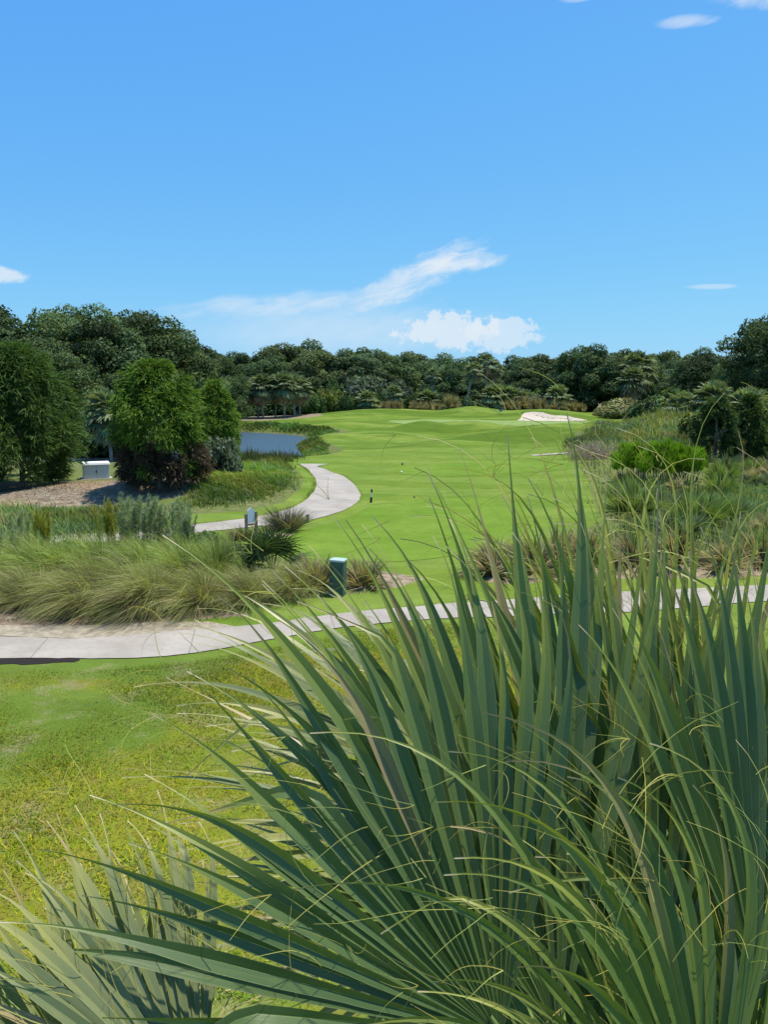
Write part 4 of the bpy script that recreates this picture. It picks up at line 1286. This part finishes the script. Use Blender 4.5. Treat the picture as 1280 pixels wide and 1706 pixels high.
# utility pedestal
px_, py_ = -1.27, 20.3
pd = link('utility_pedestal', None, loc=(px_, py_, hz(px_, py_)), rot=(0, RAD(2.0), RAD(-14)))
tag(pd, 'dark green plastic utility pedestal with sunlit cap beside the near path', 'utility box')
bm = bmesh.new()
bmesh.ops.create_cube(bm, size=1.0, matrix=Matrix.Translation((0, 0, 0.44)) @ Matrix.Diagonal((0.42, 0.34, 1.0, 1)))
for v in bm.verts:
    if v.co.z > 0.5:
        v.co.x *= 0.93
        v.co.y *= 0.93
bm_obj('body', bm, M_PED, pd, bevel=0.022)
bm_obj('cap', bm_box(-0.21, 0.21, -0.175, 0.175, 0.935, 1.0), M_PEDCAP_LIT, pd, bevel=0.025)
bm_obj('lock_plate', bm_box(-0.09, 0.09, -0.180, -0.158, 0.70, 0.78), M_PED, pd, bevel=0.004)
bm_obj('rib', bm_box(-0.165, -0.135, -0.188, -0.155, 0.02, 0.86), M_PED, pd, bevel=0.005)
bm_obj('rib', bm_box(0.135, 0.165, -0.188, -0.155, 0.02, 0.86), M_PED, pd, bevel=0.005)

# tee sign: two posts carrying a gabled pale panel
ts = link('tee_sign', None, loc=(-5.2, 29.6, hz(-5.2, 29.6)), rot=(0, 0, RAD(28)))
tag(ts, 'pale gabled tee sign on two wooden posts beside the far path', 'sign')
for sx, hh in ((-0.2, 0.86), (0.2, 0.94)):
    bm_obj('post', bm_box(sx - 0.05, sx + 0.05, -0.05, 0.05, -0.3, hh), M_WOOD, ts, bevel=0.008)
bm = bmesh.new()
prof = [(-0.145, 0.50), (0.145, 0.50), (0.145, 0.98), (0.0, 1.12), (-0.145, 0.98)]
f1 = [bm.verts.new((x, -0.03, z)) for x, z in prof]
f2 = [bm.verts.new((x, 0.03, z)) for x, z in prof]
bm.faces.new(f1)
bm.faces.new(list(reversed(f2)))
for i in range(5):
    j = (i + 1) % 5
    bm.faces.new((f1[j], f1[i], f2[i], f2[j]))
bm_obj('panel', bm, M_SIGN, ts)
bm_obj('rail', bm_box(-0.15, 0.15, -0.035, 0.035, 0.40, 0.47), M_WOOD, ts, bevel=0.005)

# distance stake
st = link('marker_stake', None, loc=(-0.66, 38.25, hz(-0.66, 38.25)), rot=(0, RAD(4), 0))
tag(st, 'thin white marker stake with black top and bottom bands on the fairway', 'stake')
bm_obj('shaft', bm_lathe([(0.028, -0.2), (0.028, 0.62), (0.024, 0.63)], 10), M_WHITE, st)
bm_obj('lower_band', bm_lathe([(0.055, 0.0), (0.06, 0.02), (0.06, 0.26), (0.05, 0.28)], 12), M_BLACK, st)
bm_obj('upper_band', bm_lathe([(0.042, 0.52), (0.046, 0.54), (0.046, 0.66), (0.03, 0.69)], 12), M_BLACK, st)
for (x, y, lab) in [(-7.5, 29.55, 'short black bollard on the far path edge among the feathery plumes'), (-3.3, 32.7, 'short dark wooden bollard on the far path edge right of the big tussock')]:
    r = link('bollard', None, loc=(x, y, hz(x, y)))
    tag(r, lab, 'bollard')
    bm_obj('post', bm_lathe([(0.07, -0.2), (0.07, 0.26), (0.055, 0.29)], 12), M_BLACK if x < -5 else M_WOOD, r)
    bm_obj('cap', bm_lathe([(0.075, 0.292), (0.08, 0.31), (0.05, 0.34)], 12), M_BLACK, r)


def tee_marker(x, y, r, mat, lab):
    root = link('tee_marker', None, loc=(x, y, hz(x, y) + 0.03))
    tag(root, lab, 'tee marker')
    bm = bmesh.new()
    bmesh.ops.create_uvsphere(bm, u_segments=16, v_segments=10, radius=r, matrix=Matrix.Translation((0, 0, r * 0.93)))
    bm_obj('ball', bm, mat, root, smooth=True)
    bm_obj('spike', bm_lathe([(r * 0.12, -0.1), (r * 0.12, r * 0.3)], 8), M_BLACK, root)


tee_marker(-5.62, 28.3, 0.07, M_BLACK, 'dark tee marker ball at the left end of the near tee')
tee_marker(1.19, 52.1, 0.065, M_WHITE, 'white tee marker ball on the left edge of the middle tee')
tee_marker(1.40, 58.4, 0.08, M_BLACK, 'dark tee marker ball at the far corner of the middle tee')
tee_marker(1.60, 40.2, 0.05, M_PED, 'small dark green tee marker on the fairway right of the stake')

# flag
fx, fy = 20.4, 133.0
fl = link('golf_flag', None, loc=(fx, fy, hz(fx, fy)))
tag(fl, 'thin flagstick with small grey-blue flag on the putting green', 'flag')
bm_obj('pole', bm_lathe([(0.03, -0.1), (0.03, 2.15), (0.01, 2.18)], 8), plain_mat('flag_pole', (0.55, 0.55, 0.35), 0.4, 0.05), fl)
gx = np.linspace(0, 0.62, 9)
V = np.array([[x * -1, 0.06 * math.sin(x * 9), z - 0.10 * x] for x in gx for z in (1.72, 2.13)])
F = np.array([[2 * i, 2 * i + 1, 2 * i + 3, 2 * i + 2] for i in range(8)])
link('cloth', np_mesh('cloth', V, F, plain_mat('flag_cloth', (0.13, 0.20, 0.26), 0.8, 0.1), smooth=True), fl)

# pad-mounted electrical cabinet on the bare slope
cx_, cy_ = -18.55, 49.2
cb = link('electrical_cabinet', None, loc=(cx_, cy_, hz(cx_, cy_)), rot=(0, 0, RAD(24)))
tag(cb, 'white metal electrical cabinet with body toned grey for shade between the cedars', 'cabinet')
bm_obj('body', bm_box(-0.78, 0.78, -0.55, 0.55, -0.1, 0.92), M_CAB_SHADE, cb, bevel=0.02)
bm = bm_box(-0.86, 0.86, -0.62, 0.62, 0.921, 1.06)
for v in bm.verts:
    if v.co.z > 1.0:
        v.co.x *= 0.95
        v.co.y *= 0.94
bm_obj('lid', bm, M_WHITE, cb, bevel=0.015)
for sx in (-0.385, 0.385):
    bm_obj('door', bm_box(sx - 0.36, sx + 0.36, -0.566, -0.548, 0.06, 0.86), M_CAB_SHADE, cb, bevel=0.006)
bm_obj('handle', bm_box(-0.03, 0.03, -0.60, -0.564, 0.42, 0.56), M_BLACK, cb, bevel=0.006)
bm_obj('base', bm_box(-0.95, 0.95, -0.75, 0.75, -0.12, 0.05), M_PATH, cb, bevel=0.01)
# small white board under the palms across the pond
wb = link('notice_board', None, loc=(-28.2, 156.5, hz(-28.2, 156.5)))
tag(wb, 'small white board among the palm trunks across the pond', 'sign')
bm_obj('panel', bm_box(-0.6, 0.6, -0.04, 0.04, 1.9, 2.5), M_WHITE, wb)
for sx in (-0.5, 0.5):
    bm_obj('post', bm_box(sx - 0.05, sx + 0.05, 0.045, 0.12, -0.1, 2.4), M_WOOD, wb)

# ------------------------------------------------------------------ foreground fan palms
def palm_leaf_mat(name, c_lo, c_hi, edge, tip, rough=0.42, trans=0.18):
    m, N, b = new_mat(name)
    at = N.new('ShaderNodeAttribute', attribute_name='strip')
    u_, v_, _ = N.sep(at.outputs['Vector'])
    oi = N.new('ShaderNodeObjectInfo')
    rnd = oi.outputs['Random']
    c = N.mix(rnd, c_lo, c_hi)
    # fine parallel veins along the blade
    vv = N.comb(N.m('MULTIPLY', u_, 34.0), N.m('MULTIPLY', v_, 3.0), N.m('MULTIPLY', rnd, 40.0))
    ve = N.noise(vv, 1.0, 3, 0.6)
    fv = N.m('ADD', 0.62, N.m('MULTIPLY', ve, 0.76))
    c = N.mix(1.0, c, N.comb(fv, fv, fv), 'MULTIPLY')
    bl = N.noise(N.comb(N.m('MULTIPLY', u_, 2.0), N.m('MULTIPLY', v_, 7.0), N.m('MULTIPLY', rnd, 90.0)), 1.0, 4, 0.6)
    c = N.mix(N.m('MULTIPLY', N.sstep(bl, 0.5, 0.75), 0.35), c, (c_hi[0] * 1.3, c_hi[1] * 1.15, c_hi[2] * 0.8))
    eu = N.m('ABSOLUTE', N.m('SUBTRACT', u_, 0.5))
    c = N.mix(N.m('MULTIPLY', N.sstep(eu, 0.462, 0.497), 0.6), c, edge)
    c = N.mix(N.m('MULTIPLY', N.sstep(N.m('SUBTRACT', 0.03, eu), 0.0, 0.03), 0.35), c, edge)
    tv = N.m('ADD', v_, N.m('MULTIPLY', N.m('SUBTRACT', rnd, 0.5), 0.22))
    c = N.mix(N.m('MULTIPLY', N.sstep(tv, 0.62, 0.92), 0.75), c, tip)
    c = N.mix(N.sstep(v_, 0.955, 0.985), c, (0.42, 0.36, 0.21))
    # a few brown spots
    sp_ = N.noise(N.comb(N.m('MULTIPLY', u_, 3.0), N.m('MULTIPLY', v_, 16.0), N.m('MULTIPLY', rnd, 57.0)), 1.0, 2, 0.5)
    c = N.mix(N.m('MULTIPLY', N.sstep(sp_, 0.735, 0.775), 0.75), c, (0.32, 0.20, 0.045))
    h2 = N.m('FRACT', N.m('MULTIPLY', rnd, 17.3))
    c = N.mix(N.m('MULTIPLY', N.m('MULTIPLY', N.sstep(h2, 0.93, 0.95), N.sstep(v_, 0.25, 0.55)), 0.85), c, (0.30, 0.23, 0.11))
    c = N.mix(N.m('MULTIPLY', N.sstep(N.m('FRACT', N.m('MULTIPLY', rnd, 7.7)), 0.80, 0.86), N.sstep(v_, 0.80, 0.90)), c, (0.33, 0.24, 0.12))
    N.put(b.inputs['Base Color'], c)
    b.inputs['Roughness'].default_value = rough
    b.inputs['Specular IOR Level'].default_value = 0.5
    bp = N.new('ShaderNodeBump')
    bp.inputs['Strength'].default_value = 0.25
    bp.inputs['Distance'].default_value = 0.001
    N.put(bp.inputs['Height'], ve)
    N.put(b.inputs['Normal'], bp.outputs[0])
    tr = N.new('ShaderNodeBsdfTranslucent')
    N.put(tr.inputs['Color'], N.mix(1.0, c, (1.3, 1.35, 0.45), 'MULTIPLY'))
    ms = N.new('ShaderNodeMixShader')
    ms.inputs[0].default_value = trans
    m.node_tree.links.new(b.outputs[0], ms.inputs[1])
    m.node_tree.links.new(tr.outputs[0], ms.inputs[2])
    m.node_tree.links.new(ms.outputs[0], m.node_tree.nodes['Material Output'].inputs['Surface'])
    return m


M_FAN = palm_leaf_mat('fan_leaf', (0.070, 0.122, 0.038), (0.118, 0.176, 0.052), (0.34, 0.36, 0.15), (0.23, 0.26, 0.035), 0.36, 0.26)
M_FANY = palm_leaf_mat('fan_leaf_young', (0.090, 0.150, 0.030), (0.140, 0.190, 0.036), (0.28, 0.31, 0.10), (0.30, 0.31, 0.04), 0.45, 0.26)
M_FANLIT = palm_leaf_mat('fan_leaf_pale_lit', (0.125, 0.165, 0.070), (0.205, 0.235, 0.105), (0.46, 0.44, 0.22), (0.32, 0.31, 0.09), 0.42, 0.25)  # paler leaf copy: light falling on these fronds is mixed into the colour
M_STRAND = palm_leaf_mat('fan_leaf_strand', (0.14, 0.19, 0.035), (0.24, 0.26, 0.04), (0.30, 0.31, 0.09), (0.42, 0.40, 0.07), 0.5, 0.3)
M_FAND = palm_leaf_mat('fan_leaf_dead', (0.16, 0.115, 0.07), (0.24, 0.18, 0.11), (0.30, 0.24, 0.15), (0.30, 0.24, 0.15), 0.8, 0.1)
M_FIBRE = foliage_mat('palm_fibre', 0.6, 0.25, 0.3, hue_var=0.05)


def blade(rng, Hp, d0, nrm, L, dth, wmax, wind, bend0, flop, twist, k=22):
    """one folded leaf segment; returns vertices, faces, strip coordinates, tip position and direction"""
    d = unit(d0)
    n_ = unit(nrm - d * np.dot(nrm, d))
    p = Hp + d * 0.015
    ds = (L - 0.015) / (k - 1)
    V, UV = [], []
    snap = rng.uniform(0.45, 0.8) if rng.random() < flop else 2.0
    for i in range(k):
        s = i / (k - 1)
        r = 0.015 + s * (L - 0.015)
        w = min(r * dth * (1.32 if r < 0.34 * L else 1.15), wmax)
        w *= np.interp(s, [0, 0.48, 0.62, 0.76, 0.87, 1.0], [1, 1, 0.80, 0.42, 0.11, 0.025])
        w = max(w, 0.0022)
        bvec = np.cross(n_, d)
        tw = twist * max(0, s - 0.3)
        bvec = bvec * math.cos(tw) + n_ * math.sin(tw)
        nn = np.cross(d, bvec)
        fold = 0.30 * w * (1 - 0.55 * s)
        V += [p - bvec * w * 0.5 + nn * fold, p - bvec * w * 0.004, p + bvec * w * 0.004, p + bvec * w * 0.5 + nn * fold]
        UV += [(0, s), (0.497, s), (0.503, s), (1, s)]
        f = max(0.0, s - bend0) / (1 - bend0)
        d = unit(d + wind * (0.008 + 0.42 * f ** 1.6) * (22 / k) + (np.array([wind[0] * 1.2, wind[1], -0.9]) if 0 <= s - snap < 0.12 else 0) * 0.45)
        n_ = unit(n_ - d * np.dot(n_, d))
        p = p + d * ds
    F = []
    for i in range(k - 1):
        a = i * 4
        F.append((a, a + 1, a + 5, a + 4))
        F.append((a + 2, a + 3, a + 7, a + 6))
    return np.array(V), np.array(F), np.array(UV), p, d


def fibre_set(rng, starts, dirs, L, width, colr, wind, k=9):
    n = len(starts)
    p = np.array(starts)
    d = unit(np.array(dirs) + rng.normal(size=(n, 3)) * 0.35)
    l = L * rng.uniform(0.35, 1.2, n)
    pts = [p.copy()]
    curl = rng.normal(size=(n, 3)) * 0.12
    for i in range(1, k):
        d = unit(d + wind * 0.20 + curl + rng.normal(size=(n, 3)) * 0.06)
        p = p + d * (l / (k - 1))[:, None]
        pts.append(p.copy())
    pts = np.stack(pts, axis=1)
    w = width * rng.uniform(0.6, 1.3, n)[:, None] * np.linspace(1, 0.35, k)[None, :]
    C = np.repeat(jit(rng, colr, n, 0.2, 0.1)[:, None, :], k, axis=1)
    s1 = unit(np.cross(pts[:, -1] - pts[:, 0], rng.normal(size=(n, 3))))
    s2 = unit(np.cross(pts[:, -1] - pts[:, 0], s1))
    return cat_parts([ribbons(pts, w, s1, C), ribbons(pts, w, s2, C)])


def frond(palm_root, crown, Hp, T1, T2, span, n, L, seed, mat, wind=(-0.5, 0.0, -0.45), wmax=0.044, bend0=0.45, flop=0.06, cup=0.12, fib=40, a_start=0.0, lvar=0.07, twist=0.6, lp=(0.85, 0.8), fl_=0.26, calm=0.0):
    """fan leaf: Hp base of the fan, T1/T2 two points its plane passes through, span degrees swept from T1 towards T2"""
    rng = np.random.default_rng(seed)
    Hp, T1, T2, crown = (np.array(v, dtype=float) for v in (Hp, T1, T2, crown))
    e1 = unit(T1 - Hp)
    nrm = unit(np.cross(e1, T2 - Hp))
    e2 = np.cross(nrm, e1)
    wind = np.array(wind)
    mid = crown * 0.45 + Hp * 0.55 + np.array([0, 0, 0.05])
    pv, pf = tube([crown, mid, Hp - (Hp - mid) * 0.02, Hp + 0.04 * unit(e1 * math.cos(RAD(span / 2)) + e2 * math.sin(RAD(span / 2)))], [0.016, 0.012, 0.011, 0.004], 7)
    fr = link('frond', np_mesh('petiole', pv, pf, M_STEM, np.tile([0.12, 0.17, 0.06], (len(pv), 1)), smooth=True), palm_root)
    dth = RAD(span) / n
    if np.dot(nrm, np.array([0, -1, 0.3])) < 0:
        face = -nrm
    else:
        face = nrm
    starts, dirs, tips, tdirs = [], [], [], []
    for i in range(n):
        a = RAD(a_start) + dth * (i + 0.5) + rng.normal(0, dth * 0.07)
        d = math.cos(a) * e1 + math.sin(a) * e2
        rel = (i + 0.5) / n * 2 - 1
        d = unit(d + face * (cup * rel * rel - cup * 0.4 + rng.normal(0, 0.035)) )
        Ls = L * 1.08 * (1 - (1 - lp[0] if rel < 0 else 1 - lp[1]) * abs(rel) ** 2) * rng.normal(1, lvar)
        wv = wind * (1 - calm * (rel + 1) / 2) * rng.uniform(0.55, 1.35) + rng.normal(size=3) * 0.10
        V, F, UV, tp, td = blade(rng, Hp, d, face, Ls, dth, wmax * rng.uniform(0.85, 1.12), wv, bend0 * rng.uniform(0.8, 1.2), flop, rng.normal(0, twist))
        sg = link('leaf_segment', np_mesh('leaf_segment', V, F, mat, uv=UV, smooth=True), fr)
        tips.append(tp)
        tdirs.append(td)
        starts.append(Hp + d * Ls * rng.uniform(0.38, 0.62))
        dirs.append(d)
    if fib:
        pick = rng.integers(0, n, fib)
        pick2 = rng.integers(0, n, fib // 2)
        st_ = [starts[i] + rng.normal(size=3) * 0.01 for i in pick] + [tips[i] for i in pick2]
        dr_ = [dirs[i] for i in pick] + [tdirs[i] for i in pick2]
        V, F, C = fibre_set(rng, st_, dr_, np.array([fl_] * fib + [fl_ * 0.45] * (fib // 2)), 0.0008, (0.44, 0.42, 0.12), wind)
        tag(link('fibre_threads', np_mesh('fibre_threads', V, F, M_FIBRE, C), fr), kind='stuff')
    return fr


def palm_trunk(root, x, y, top, r=0.15, seed=1):
    rng = np.random.default_rng(seed)
    s = np.linspace(0, 1, 14)
    path = np.column_stack([0.04 * np.sin(s * 4), 0.03 * np.cos(s * 5) - 0.03, -0.3 + s * (top + 0.3)])
    V, F = tube(path, r * (1 + 0.08 * np.sin(s * 40)), 14)
    link('trunk', np_mesh('trunk', V, F, M_PALMBARK, smooth=True), root)
    for i in range(26):                       # cut leaf bases round the top of the trunk
        th = i * 2.4
        z = top - 0.95 + 0.85 * i / 26
        o_ = np.array([math.cos(th), math.sin(th), 0])
        l_ = np.array([-math.sin(th), math.cos(th), 0])
        a = o_ * (r * 0.85) + [0, 0, z]
        bq = o_ * (r + 0.10) + [0, 0, z + 0.20]
        t_ = o_ * 0.02 + np.array([0, 0, -0.012])
        V = np.array([a - l_ * 0.06, a + l_ * 0.06, bq + l_ * 0.03, bq - l_ * 0.03, a - l_ * 0.06 + t_, a + l_ * 0.06 + t_, bq + l_ * 0.03 + t_, bq - l_ * 0.03 + t_])
        F = np.array([(0, 1, 2, 3), (7, 6, 5, 4), (0, 4, 5, 1), (1, 5, 6, 2), (2, 6, 7, 3), (3, 7, 4, 0)])
        link('leaf_base', np_mesh('leaf_base', V, F, M_PALMBARK), root)


T0 = (0.72, 1.62)
p1 = link('sabal_palm', None, loc=(T0[0], T0[1], hz(*T0)))
tag(p1, 'large dark green fan palm filling the lower right foreground', 'palm tree')
Z0 = hz(*T0)


def rel1(p):
    return (p[0] - T0[0], p[1] - T0[1], p[2] - Z0)


palm_trunk(p1, T0[0], T0[1], 3.85)
C1 = (0, 0, 3.88)
FR = [
    # fan base, two points of its plane, sweep, number of segments, length, seed, material, options
    ((0.198, 1.145, 4.519), (-0.43, 1.034, 4.648), (0.272, 1.424, 5.321), 106, 29, 0.74, 201, M_FAN, dict(wind=(-0.42, 0.0, -0.12), fib=34, a_start=-8, bend0=0.6, wmax=0.039, lp=(0.86, 1.05))),
    ((0.322, 1.251, 4.422), (-0.172, 1.338, 5.228), (0.325, 1.591, 5.415), 66, 19, 0.96, 202, M_FAN, dict(wind=(-0.34, 0.0, -0.08), fib=36, wmax=0.044, bend0=0.62, a_start=-14, lp=(0.86, 0.98), calm=0.7)),
    ((0.437, 1.432, 4.288), (0.0, 1.581, 5.225), (0.465, 1.733, 5.357), 62, 17, 1.06, 212, M_FAN, dict(wind=(-0.30, 0.0, -0.08), fib=34, wmax=0.048, bend0=0.66, a_start=-12, lp=(0.92, 0.94), calm=0.7)),
    ((0.297, 1.743, 4.457), (-0.424, 1.648, 4.817), (-0.395, 2.208, 4.837), 100, 30, 0.80, 203, M_FANLIT, dict(wind=(-0.2, 0.0, -0.25), fib=50, a_start=-35, wmax=0.032)),
    ((0.281, 1.622, 4.336), (-0.388, 1.454, 4.551), (-0.413, 2.053, 4.497), 110, 32, 0.76, 204, M_FANLIT, dict(wind=(-0.15, 0.0, -0.30), fib=50, a_start=-40, wmax=0.032)),
    ((0.250, 1.760, 4.600), (-0.401, 1.701, 5.047), (-0.216, 2.136, 5.128), 70, 22, 0.80, 217, M_FANLIT, dict(wind=(-0.35, 0.0, -0.25), fib=50, a_start=-20, wmax=0.030, bend0=0.5)),
    ((0.545, 1.372, 4.356), (0.369, 1.587, 5.390), (0.657, 1.620, 5.282), 54, 15, 1.02, 205, M_FAN, dict(wind=(-0.22, 0.0, -0.08), fib=34, wmax=0.046, bend0=0.66, a_start=-16, lp=(0.96, 0.9), calm=0.6)),
    ((0.732, 1.335, 4.443), (0.539, 1.467, 5.276), (0.950, 1.561, 5.23), 70, 18, 0.80, 206, M_FAN, dict(wind=(-0.22, 0.1, -0.15), fib=34, wmax=0.042, bend0=0.6, a_start=-14)),
    ((0.656, 1.837, 4.412), (0.416, 2.041, 5.379), (0.689, 2.088, 5.357), 60, 26, 1.04, 207, M_STRAND, dict(wind=(-1.0, 0.0, -0.40), fl_=0.30, fib=90, wmax=0.019, bend0=0.58, a_start=-16, lvar=0.12)),
    ((0.859, 1.829, 4.366), (0.705, 2.026, 5.284), (1.083, 2.062, 5.195), 80, 28, 1.00, 208, M_STRAND, dict(wind=(0.7, 0.0, -0.50), fl_=0.30, fib=90, wmax=0.018, bend0=0.52, a_start=-30, lvar=0.12)),
    ((0.800, 1.700, 4.400), (0.620, 1.90, 5.284), (0.98, 1.95, 5.195), 70, 22, 0.98, 218, M_STRAND, dict(wind=(-0.8, 0.0, -0.50), fl_=0.30, fib=60, wmax=0.016, bend0=0.5, a_start=-20, lvar=0.12)),
    ((0.456, 0.925, 4.534), (0.129, 0.946, 4.988), (0.503, 1.08, 5.068), 56, 12, 0.60, 209, M_FANY, dict(wind=(-0.75, 0.0, -0.30), fib=40, wmax=0.022, bend0=0.35, a_start=4, flop=0.12, lvar=0.14)),
    ((0.431, 1.008, 4.488), (0.0, 0.966, 4.81), (0.338, 1.138, 5.018), 60, 11, 0.56, 219, M_FANY, dict(wind=(-0.7, 0.0, -0.35), fib=40, wmax=0.018, bend0=0.3, a_start=0, flop=0.1, lvar=0.16)),
    ((0.50, 1.62, 4.25), (0.25, 1.55, 5.1), (0.75, 1.75, 5.1), 110, 24, 0.86, 210, M_FAN, dict(wind=(-0.2, 0.0, -0.2), fib=20, a_start=-35)),
    ((0.42, 1.30, 4.02), (-0.2, 1.12, 4.02), (0.4, 1.6, 4.6), 175, 26, 0.66, 213, M_FAN, dict(wind=(-0.1, 0.0, -0.3), fib=20, a_start=-10)),
    ((0.62, 1.15, 4.05), (0.2, 0.95, 4.2), (0.75, 1.4, 4.7), 165, 24, 0.66, 214, M_FAN, dict(wind=(-0.1, 0.0, -0.3), fib=20, a_start=-15)),
    ((0.60, 1.95, 3.90), (-0.1, 1.9, 3.9), (0.6, 2.4, 4.4), 180, 26, 0.75, 215, M_FAN, dict(wind=(-0.1, 0.0, -0.3), fib=20, a_start=0)),
    ((0.55, 1.40, 3.75), (0.0, 1.0, 3.6), (1.0, 1.2, 3.6), 120, 18, 0.70, 216, M_FAND, dict(wind=(0.0, 0.0, -0.5), fib=20, a_start=-20)),
    ((0.82, 1.50, 4.15), (0.60, 1.55, 4.9), (1.1, 1.6, 4.9), 110, 22, 0.78, 211, M_FAN, dict(wind=(-0.1, 0.0, -0.3), fib=20, a_start=-30)),
]
for Hp, T1, T2, span, n, L, seed, mat, kw in FR:
    frond(p1, C1, rel1(Hp), rel1(T1), rel1(T2), span, n, L, seed, mat, **kw)

T2_ = (-0.72, 0.98)
p2 = link('sabal_palm', None, loc=(T2_[0], T2_[1], hz(*T2_)))
tag(p2, 'pale fan palm with silvery sunlit blades in the lower left corner', 'palm tree')
Z2 = hz(*T2_)


def rel2(p):
    return (p[0] - T2_[0], p[1] - T2_[1], p[2] - Z2)


palm_trunk(p2, T2_[0], T2_[1], 3.75, seed=2)
C2 = (0, 0, 3.78)
for Hp, T1, T2, span, n, L, seed, mat, kw in [
    ((-0.290, 1.040, 4.484), (-0.679, 0.992, 4.826), (-0.383, 1.302, 4.810), 80, 18, 0.47, 221, M_FANLIT, dict(wind=(-0.35, 0.0, -0.10), fib=50, a_start=-12, wmax=0.040, bend0=0.6)),
    ((-0.395, 0.973, 4.41), (-0.730, 0.940, 4.81), (-0.518, 1.195, 4.80), 90, 18, 0.50, 222, M_FANLIT, dict(wind=(-0.35, 0.0, -0.10), fib=30, a_start=-14, wmax=0.040, bend0=0.6)),
    ((-0.40, 1.208, 4.28), (-0.70, 1.169, 4.60), (-0.42, 1.415, 4.55), 100, 20, 0.40, 223, M_FANLIT, dict(wind=(-0.2, 0.0, -0.2), fib=30, a_start=-20, wmax=0.036)),
    ((-0.50, 1.10, 4.10), (-0.95, 1.05, 4.3), (-0.45, 1.4, 4.4), 150, 24, 0.46, 224, M_FANLIT, dict(wind=(-0.2, 0.0, -0.2), fib=20, a_start=-20, wmax=0.036)),
]:
    frond(p2, C2, rel2(Hp), rel2(T1), rel2(T2), span, n, L, seed, mat, **kw)

# ------------------------------------------------------------------ labels of repeats: told apart by their order from the left
ORD = ['first', 'second', 'third', 'fourth', 'fifth', 'sixth', 'seventh', 'eighth', 'ninth', 'tenth', 'eleventh', 'twelfth', 'thirteenth', 'fourteenth', 'fifteenth', 'sixteenth', 'seventeenth', 'eighteenth', 'nineteenth', 'twentieth']
groups = {}
for o in scene.objects:
    if o.parent is None and o.get('group') and o.get('label'):
        groups.setdefault((o['group'], o['label']), []).append(o)
for (g, lab), os_ in groups.items():
    if 1 < len(os_) <= len(ORD):
        os_.sort(key=lambda o: o.location.x / max(1.0, o.location.y))
        for i, o in enumerate(os_):
            o['label'] = lab + ', ' + ORD[i] + ' from left'
